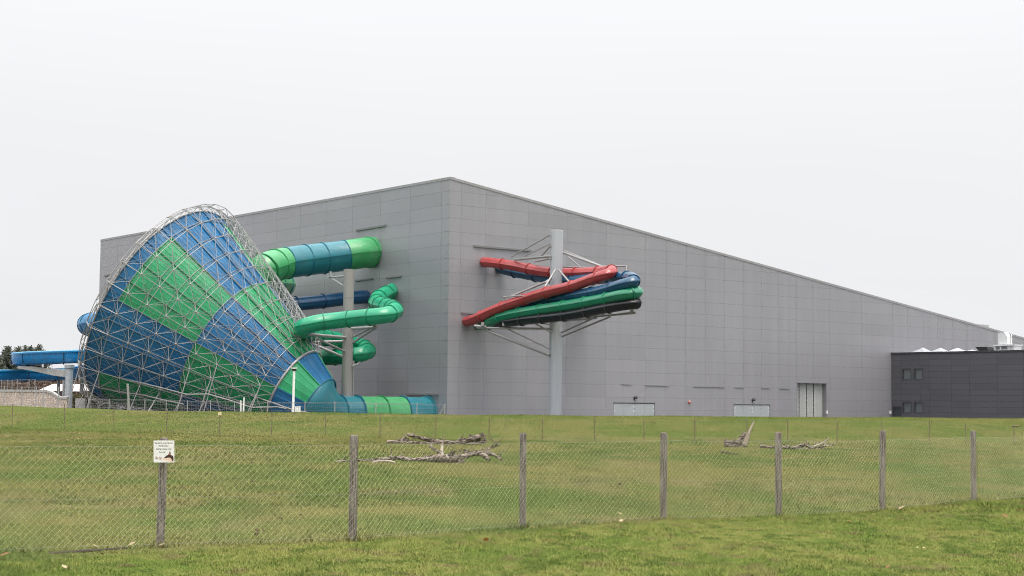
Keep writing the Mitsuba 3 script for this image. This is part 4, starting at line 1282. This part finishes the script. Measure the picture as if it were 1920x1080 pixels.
YB = 41.0
deadwood('long twisted dead branch with a tangled rooty middle, nearest of the dead wood', [
    (((-4.504,40.600,0.001), (-4.154,40.800,0.018), (-3.690,41.000,0.036), (-3.206,41.000,0.083), (-2.846,41.200,0.093), (-2.513,41.000,0.049), (-2.167,41.000,0.081), (-1.752,41.000,0.126), (-1.391,41.000,0.117)), 0.022, 0.085, 0),
    (((-1.780,41.000,0.126), (-1.474,41.000,0.088), (-1.065,41.200,0.196), (-0.831,41.300,0.251), (-0.703,41.200,0.200), (-0.532,41.000,0.099)), 0.085, 0.05, 0),
    (((-1.858,40.900,0.101), (-1.628,40.700,0.057), (-1.377,40.600,0.036), (-1.154,40.500,0.015)), 0.10, 0.02, 0),
    (((-2.161,40.900,0.071), (-1.848,40.700,0.040), (-1.523,40.500,0.011), (-1.287,40.400,-0.010)), 0.06, 0.025, 0),
    (((-1.780,41.000,0.126), (-1.841,41.100,0.232), (-1.986,41.200,0.338), (-2.113,41.200,0.406)), 0.05, 0.018, 0),
    (((-1.724,41.000,0.141), (-1.786,41.100,0.261), (-1.778,41.200,0.396), (-1.770,41.300,0.491)), 0.05, 0.02, 1),
    (((-1.664,40.900,0.104), (-1.569,40.900,0.201), (-1.501,40.900,0.257), (-1.432,40.900,0.299)), 0.05, 0.03, 0),
    (((-1.798,40.800,0.092), (-1.881,40.800,0.146), (-1.848,40.700,0.068), (-1.760,40.600,0.004)), 0.03, 0.02, 1),
    (((-1.634,40.800,0.176), (-1.573,40.700,0.098), (-1.486,40.600,0.007)), 0.025, 0.02, 1),
    (((-0.717,41.200,0.200), (-0.622,41.300,0.295), (-0.513,41.400,0.377), (-0.429,41.400,0.419)), 0.05, 0.02, 0),
    (((-0.676,41.200,0.228), (-0.481,41.200,0.230), (-0.340,41.100,0.166), (-0.199,41.000,0.075)), 0.055, 0.018, 0),
    (((-0.485,41.400,0.377), (-0.374,41.500,0.417), (-0.290,41.500,0.432)), 0.022, 0.012, 0),
    (((-1.069,41.300,0.262), (-1.156,41.400,0.300), (-1.226,41.400,0.327)), 0.03, 0.025, 2),
    (((-0.815,41.200,0.241), (-0.672,41.000,0.180), (-0.558,40.900,0.102)), 0.06, 0.05, 0),
    (((-1.985,40.700,0.053), (-1.734,40.600,0.086), (-1.510,40.500,0.065), (-1.346,40.500,0.081)), 0.07, 0.05, 2)])
deadwood('long dead log with a curled root plate, lying in front of the thin field fence', [
    (((-3.720,57.000,0.354), (-3.410,57.000,0.281), (-3.023,57.000,0.189), (-2.540,57.000,0.118), (-2.096,57.000,0.084), (-1.769,57.000,0.107), (-1.385,57.000,0.227), (-1.096,57.000,0.288)), 0.045, 0.10, 0),
    (((-4.467,57.000,0.077), (-4.082,57.000,0.081), (-3.696,57.000,0.067), (-3.310,57.000,0.052), (-2.732,57.000,0.058), (-2.057,57.000,0.046)), 0.075, 0.045, 0),
    (((-3.946,57.000,0.045), (-3.852,57.000,0.180), (-3.815,57.000,0.276)), 0.12, 0.03, 0), (((-4.081,57.000,0.043), (-3.948,57.000,0.141), (-3.638,57.000,0.067)), 0.08, 0.05, 2),
    (((-3.831,57.000,0.084), (-3.737,57.000,0.200), (-3.638,57.000,0.086)), 0.06, 0.03, 0),
    (((-2.057,57.000,0.066), (-1.710,57.000,0.050), (-1.286,57.000,0.074), (-0.901,57.000,0.098)), 0.06, 0.035, 1),
    (((-1.711,57.000,0.108), (-1.480,57.000,0.168), (-1.191,57.000,0.152), (-0.940,57.000,0.116)), 0.09, 0.05, 0),
    (((-1.134,57.000,0.249), (-1.040,57.000,0.403), (-0.943,57.000,0.385), (-0.922,57.000,0.232), (-0.882,57.000,0.098)), 0.075, 0.035, 0),
    (((-1.251,57.000,0.305), (-1.406,57.000,0.342), (-1.483,57.000,0.379)), 0.035, 0.015, 2), (((-1.385,57.000,0.208), (-1.231,57.000,0.286), (-1.096,57.000,0.230)), 0.07, 0.05, 0),
    (((-2.154,57.000,0.084), (-1.866,57.000,0.164), (-1.636,57.000,0.243)), 0.045, 0.03, 0)])
deadwood('pale tree stump with one spar pointing up, right half of the meadow', [
    (((7.871,58.000,0.052), (8.146,58.000,0.055), (8.420,58.000,0.038), (8.695,58.000,0.051)), 0.10, 0.11, 0),
    (((8.616,58.000,0.080), (8.714,58.000,0.335), (8.812,58.000,0.609), (8.969,58.000,0.944)), 0.065, 0.025, 1),
    (((7.851,58.000,0.247), (8.067,58.000,0.191), (8.302,58.000,0.193), (8.499,58.000,0.254)), 0.055, 0.06, 0),
    (((8.381,58.000,0.136), (8.518,58.000,0.313), (8.616,58.000,0.529)), 0.12, 0.07, 0), (((8.538,58.000,0.098), (8.616,58.000,0.334), (8.675,58.000,0.549)), 0.09, 0.06, 1),
    (((7.910,58.000,0.130), (8.204,58.000,0.114), (8.499,58.000,0.156)), 0.06, 0.06, 0), (((8.303,58.000,0.018), (8.420,58.000,0.175), (8.577,58.000,0.255)), 0.05, 0.04, 2)])
deadwood('low dead branch lying flat right of the pale stump', [
    (((8.948,56.500,0.107), (9.234,56.500,0.072), (9.616,56.500,0.057), (9.999,56.500,0.080)), 0.05, 0.06, 0),
    (((9.960,56.500,0.061), (10.381,56.500,0.123), (10.534,56.500,0.162), (10.763,56.500,0.070), (11.049,56.500,0.035), (11.451,56.500,0.020), (11.890,56.500,-0.013)), 0.05, 0.015, 0),
    (((10.801,56.500,0.070), (11.050,56.500,0.168), (11.299,56.500,0.304), (11.414,56.500,0.439)), 0.035, 0.02, 1),
    (((11.050,56.500,0.073), (11.336,56.500,0.133), (11.623,56.500,0.174)), 0.035, 0.015, 0), (((11.299,56.500,0.266), (11.241,56.500,0.151), (11.145,56.500,0.055)), 0.03, 0.02, 1),
    (((9.999,56.500,0.023), (10.572,56.500,0.030), (10.954,56.500,0.015)), 0.03, 0.02, 1), (((10.381,56.500,0.008), (10.496,56.500,0.124), (10.610,56.500,0.144)), 0.03, 0.02, 2)])
whole('stick', 'straight bleached stick lying before the longest dead branch', 'stick', limb([np.array((-3.467,39.885,0.000)) + UP * 0.03, np.array((-3.217,40.296,0.000)) + UP * 0.05, np.array((-2.900,39.875,0.000)) + UP * 0.03], 0.028, 0.022, 4), 'driftwood_pale', smooth=60)
whole('stick', 'short dark stick lying below the pale stump', 'stick', limb([np.array((6.834,50.995,0.000)) + UP * 0.05, np.array((6.940,50.018,0.000)) + UP * 0.04, np.array((7.166,49.358,0.000)) + UP * 0.03], 0.03, 0.015, 5), 'bark_dark', smooth=60)
whole('stick', 'dark weathered timber strip half sunk in grass at the fence foot, lower left', 'stick', limb([np.array((-4.648,16.024,0.000)) + UP * 0.02, np.array((-4.427,16.160,0.000)) + UP * 0.03, np.array((-4.220,16.408,0.000)) + UP * 0.03, np.array((-4.031,16.721,-0.000)) + UP * 0.02], 0.020, 0.016, 6), 'bark_dark', smooth=60)

# ------------------------------------------------------------------ fallen leaves


def leaf_mesh(p, size, seed):
    rs = np.random.default_rng(seed)
    a = rs.uniform(0, 6.28)
    out = [(0.0, -0.5), (0.22, -0.3), (0.42, -0.22), (0.25, -0.05), (0.40, 0.18), (0.18, 0.2), (0.0, 0.55), (-0.2, 0.22), (-0.42, 0.15), (-0.24, -0.04), (-0.38, -0.25), (-0.2, -0.3)]
    tilt = rs.uniform(0.2, 0.7)
    v = []
    for x, y in out + [(0, 0)]:
        z = 0.5 * x * x + 0.35 * abs(y) * y + tilt * y * 0.6
        X_, Y_ = x * math.cos(a) - y * math.sin(a), x * math.sin(a) + y * math.cos(a)
        v.append([X_, Y_, z])
    v = np.array(v) * size + np.asarray(p)
    v[:, 2] += 0.03 + size * 0.2
    n = len(out)
    return v, np.array([[i, (i + 1) % n, n] for i in range(n)])


LEAVES = [
    ('leaf_orange', (-0.265,18.059,0.000), 0.10, 'single bright orange leaf on the lawn, left of the third fence post'),
    ('leaf_pale', (0.302,19.911,0.000), 0.10, 'pale leaf just right of the foot of the third fence post'),
    ('leaf_pale', (1.553,22.273,0.000), 0.09, 'upper of two pale leaves behind the mesh left of the fourth post'),
    ('leaf_pale', (1.474,20.839,0.000), 0.09, 'lower of two pale leaves at the mesh left of the fourth post'),
    ('leaf_pale', (6.043,24.395,0.000), 0.12, 'large pale leaf at the fence foot right of the sixth post'),
    ('leaf_pale', (6.980,25.406,0.000), 0.10, 'pale leaf at the fence foot midway between sixth and seventh posts'),
    ('leaf_pale', (5.479,19.883,0.000), 0.10, 'pale leaf on the lawn below the gap between the last two posts'),
    ('leaf_pale', (4.159,18.401,0.000), 0.05, 'tiny pale leaf alone on the lawn below the fifth and sixth posts'),
    ('leaf_pale', (4.666,17.808,0.000), 0.05, 'right one of two tiny pale leaves close together, lower right'),
    ('leaf_pale', (4.603,17.863,-0.000), 0.04, 'left one of two tiny pale leaves close together, lower right'),
    ('leaf_pale', (-4.043,14.425,0.000), 0.08, 'pale leaf at the bottom edge of the picture, far left'),
    ('leaf_pale', (-4.313,16.512,0.000), 0.08, 'pale leaf lying on the dark timber strip'),
    ('leaf_pale', (-4.004,16.843,0.000), 0.10, 'pale leaf at the right end of the dark timber strip'),
    ('leaf_pale', (-3.674,16.763,-0.000), 0.08, 'pale leaf at the foot of the post that carries the sign'),
    ('leaf_pale', (6.970,30.626,0.000), 0.10, 'pale leaf out in the meadow left of the sixth post'),
    ('leaf_pale', (5.186,16.739,0.000), 0.05, 'small pale leaf nearest the bottom right corner'),
    ('leaf_brown', (-4.927,15.518,0.000), 0.13, 'large brown leaf at the left edge by the fence foot'),
    ('leaf_brown', (-4.844,15.787,0.000), 0.10, 'brown leaf second from the left edge by the fence foot'),
    ('leaf_brown', (-4.027,15.668,0.000), 0.07, 'brown leaf on the lawn just below the dark timber strip'),
    ('leaf_brown', (-1.262,18.487,-0.000), 0.07, 'brown leaf at the fence foot right of the second post'),
    ('leaf_brown', (0.849,20.489,0.000), 0.09, 'brown leaf at the fence foot between third and fourth posts'),
    ('leaf_brown', (1.740,21.518,0.000), 0.09, 'brown leaf at the fence foot just left of the fourth post'),
    ('leaf_brown', (2.571,22.125,0.000), 0.08, 'brown leaf at the fence foot right of the fourth post'),
    ('leaf_brown', (7.972,26.779,0.000), 0.10, 'brown leaf at the foot of the seventh, rightmost post'),
    ('leaf_brown', (4.527,21.091,0.000), 0.09, 'left one of two brown leaves on the lawn below the fifth post'),
    ('leaf_brown', (4.653,21.020,-0.000), 0.06, 'right one of two brown leaves on the lawn below the fifth post'),
    ('leaf_brown', (3.754,16.417,-0.000), 0.12, 'big dark brown leaf near the bottom edge, right half'),
    ('leaf_brown', (3.789,15.847,0.000), 0.06, 'small brown leaf just right of the big dark brown one'),
    ('leaf_brown', (7.107,22.699,0.000), 0.10, 'brown leaf on the lawn by the right edge, below the last post')]
for k, (m, p, size, l) in enumerate(LEAVES):
    p = np.array(p)
    p[2] = float(gz(p[0], p[1]))
    whole('fallen_leaf', l, 'leaf', leaf_mesh(p, size * 0.85, k + 1), m, group='fallen leaves in the grass')

# small crumbs of soil in the meadow, as worms and moles leave them
cl = MB()
cr = np.random.default_rng(21)
for p in ((-6.202,41.584,0.000), (-5.373,43.396,0.000), (-6.469,39.375,0.000), (-7.004,41.345,0.000), (-6.448,42.273,0.000), (-10.398,46.157,0.000), (-6.343,33.660,0.000), (-5.717,27.745,0.000), (-5.309,26.557,0.000), (-4.862,30.267,0.000), (-8.965,38.668,0.000), (2.411,69.091,0.000), (2.430,53.880,0.000), (2.094,30.383,0.000), (-2.287,26.524,0.000), (-2.171,27.306,0.000), (-2.436,24.453,0.000), (-1.532,28.237,0.000), (-1.215,31.051,0.000), (2.377,62.061,0.000), (10.256,40.008,0.000), (11.393,40.935,0.000), (9.125,28.634,0.000), (-2.943,22.096,0.000), (-2.846,18.790,0.000)):
    for k in range(3):
        q = np.array(p) + np.array([cr.normal(0, 0.16), cr.normal(0, 0.4), 0])
        q[2] = float(gz(q[0], q[1])) + 0.02
        m = trimesh.creation.icosphere(1, cr.uniform(0.015, 0.035))
        m.vertices = m.vertices * (1 + 0.5 * (meshkit.noise(m.vertices * 40, k) - 0.5)[:, None]) * [1, 1, 0.7] + q
        cl.mesh(m)
whole('soil_crumbs', 'scattered dark crumbs of soil in the meadow grass', 'soil', cl.out(), 'soil_clod', kind='stuff')

# ------------------------------------------------------------------ grass


def blades(n, y0, y1, wide, h, w, seed, power=1.0, zone=None):
    rs = np.random.default_rng(seed)
    y = y0 + (y1 - y0) * rs.uniform(0, 1, n) ** power
    x = rs.uniform(-1, 1, n) * (0.345 * y + wide)
    keep = np.ones(n, bool)
    pn = meshkit.fbm(np.stack([x * 1.1, y * 0.9, np.zeros(n)], -1), 3, 8)
    hh = h * rs.uniform(0.5, 1.25, n) * (0.55 + 0.9 * pn)
    if zone is not None:
        keep, hh = zone(x, y, hh, rs)
    x, y, hh = x[keep], y[keep], hh[keep]
    n = len(x)
    z = gz(x, y)
    a = rs.uniform(0, 2 * np.pi, n)
    ww = w * rs.uniform(0.7, 1.3, n)
    lean = rs.uniform(0.1, 0.9, n) * hh
    b = rs.uniform(0, 2 * np.pi, n)
    base = np.stack([x, y, z - 0.006], 1)
    side = np.stack([np.cos(a), np.sin(a), 0 * a], 1) * ww[:, None] / 2
    tip = base + np.stack([np.cos(b) * lean, np.sin(b) * lean, hh], 1)
    v = np.stack([base - side, base + side, tip], 1).reshape(-1, 3)
    uv = np.repeat(rs.uniform(0, 1, (n, 2)), 3, axis=0)
    return v, np.arange(3 * n).reshape(-1, 3), uv


def fence_dist(x, y):
    best = np.full(len(x), 99.0)
    for (p, _), (q, _) in zip(P[:-1], P[1:]):
        d = (q - p)[:2]
        u = np.clip(((x - p[0]) * d[0] + (y - p[1]) * d[1]) / (d @ d), 0, 1)
        best = np.minimum(best, np.hypot(x - p[0] - u * d[0], y - p[1] - u * d[1]))
    return best


def along_fence(x, y, hh, rs):
    d = fence_dist(x, y)
    return rs.uniform(0, 1, len(x)) < np.exp(-(d / 0.11) ** 2), hh * rs.uniform(0.6, 1.6, len(x))


def far_foot(x, y, hh, rs):
    yf = np.interp(x, FENCE_X, FENCE_Y)
    cl = meshkit.fbm(np.stack([x * 0.5, y * 0.5, np.zeros(len(x))], -1), 2, 4)
    return rs.uniform(0, 1, len(x)) < np.exp(-((y - yf) / 0.35) ** 2) * np.clip((cl - 0.35) * 4, 0, 1), hh


parts_ = [blades(800000, 13.2, 24, 1.5, 0.030, 0.0048, 1, 1.25), blades(480000, 24, 42, 2.0, 0.048, 0.009, 2, 1.2), blades(620000, 42, 84, 2.0, 0.055, 0.014, 3, 1.15), blades(120000, 13.5, 30, 1.0, 0.11, 0.006, 4, 1.0, along_fence), blades(200000, 60, 80, 2.0, 0.14, 0.016, 5, 1.0, far_foot)]
rs = np.random.default_rng(77)
tv, tu = [], []
for p, h in P:
    n = 420
    a, d = rs.uniform(0, 6.283, n), np.abs(rs.normal(0, 0.09, n)) + 0.045
    x, y = p[0] + np.cos(a) * d * 1.6, p[1] + np.sin(a) * d
    z = gz(x, y)
    hh = rs.uniform(0.05, 0.16, n) * np.exp(-d * 3)
    b = rs.uniform(0, 6.283, n)
    base = np.stack([x, y, z - 0.006], 1)
    side = np.stack([np.cos(b), np.sin(b), 0 * b], 1) * 0.003
    tip = base + np.stack([rs.normal(0, 0.35, n) * hh, rs.normal(0, 0.35, n) * hh, hh], 1)
    tv.append(np.stack([base - side, base + side, tip], 1).reshape(-1, 3))
    tu.append(np.repeat(np.stack([rs.uniform(0.7, 1.0, n), rs.uniform(0, 0.6, n)], 1), 3, axis=0))
tv = np.vstack(tv)
parts_.append((tv, np.arange(len(tv)).reshape(-1, 3), np.vstack(tu)))
vv, ff_, uu, nn, off = [], [], [], [], 0
for k, (v, f, uv) in enumerate(parts_):
    if k in (1, 2):
        uv = 0.5 + 0.3 * (uv - 0.5)
    vv.append(v)
    ff_.append(f + off)
    uu.append(uv)
    off += len(v)
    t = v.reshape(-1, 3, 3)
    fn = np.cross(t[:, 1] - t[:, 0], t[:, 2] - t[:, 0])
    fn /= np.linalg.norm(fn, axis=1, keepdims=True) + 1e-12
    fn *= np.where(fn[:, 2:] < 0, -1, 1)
    # shading normals turned mostly upward, so the grass shades brighter and more evenly
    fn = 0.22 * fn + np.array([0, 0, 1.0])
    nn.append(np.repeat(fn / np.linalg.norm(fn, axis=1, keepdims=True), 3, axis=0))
gk = thing('grass', 'short mown grass of the lawn, meadow and bank', 'grass', kind='stuff')
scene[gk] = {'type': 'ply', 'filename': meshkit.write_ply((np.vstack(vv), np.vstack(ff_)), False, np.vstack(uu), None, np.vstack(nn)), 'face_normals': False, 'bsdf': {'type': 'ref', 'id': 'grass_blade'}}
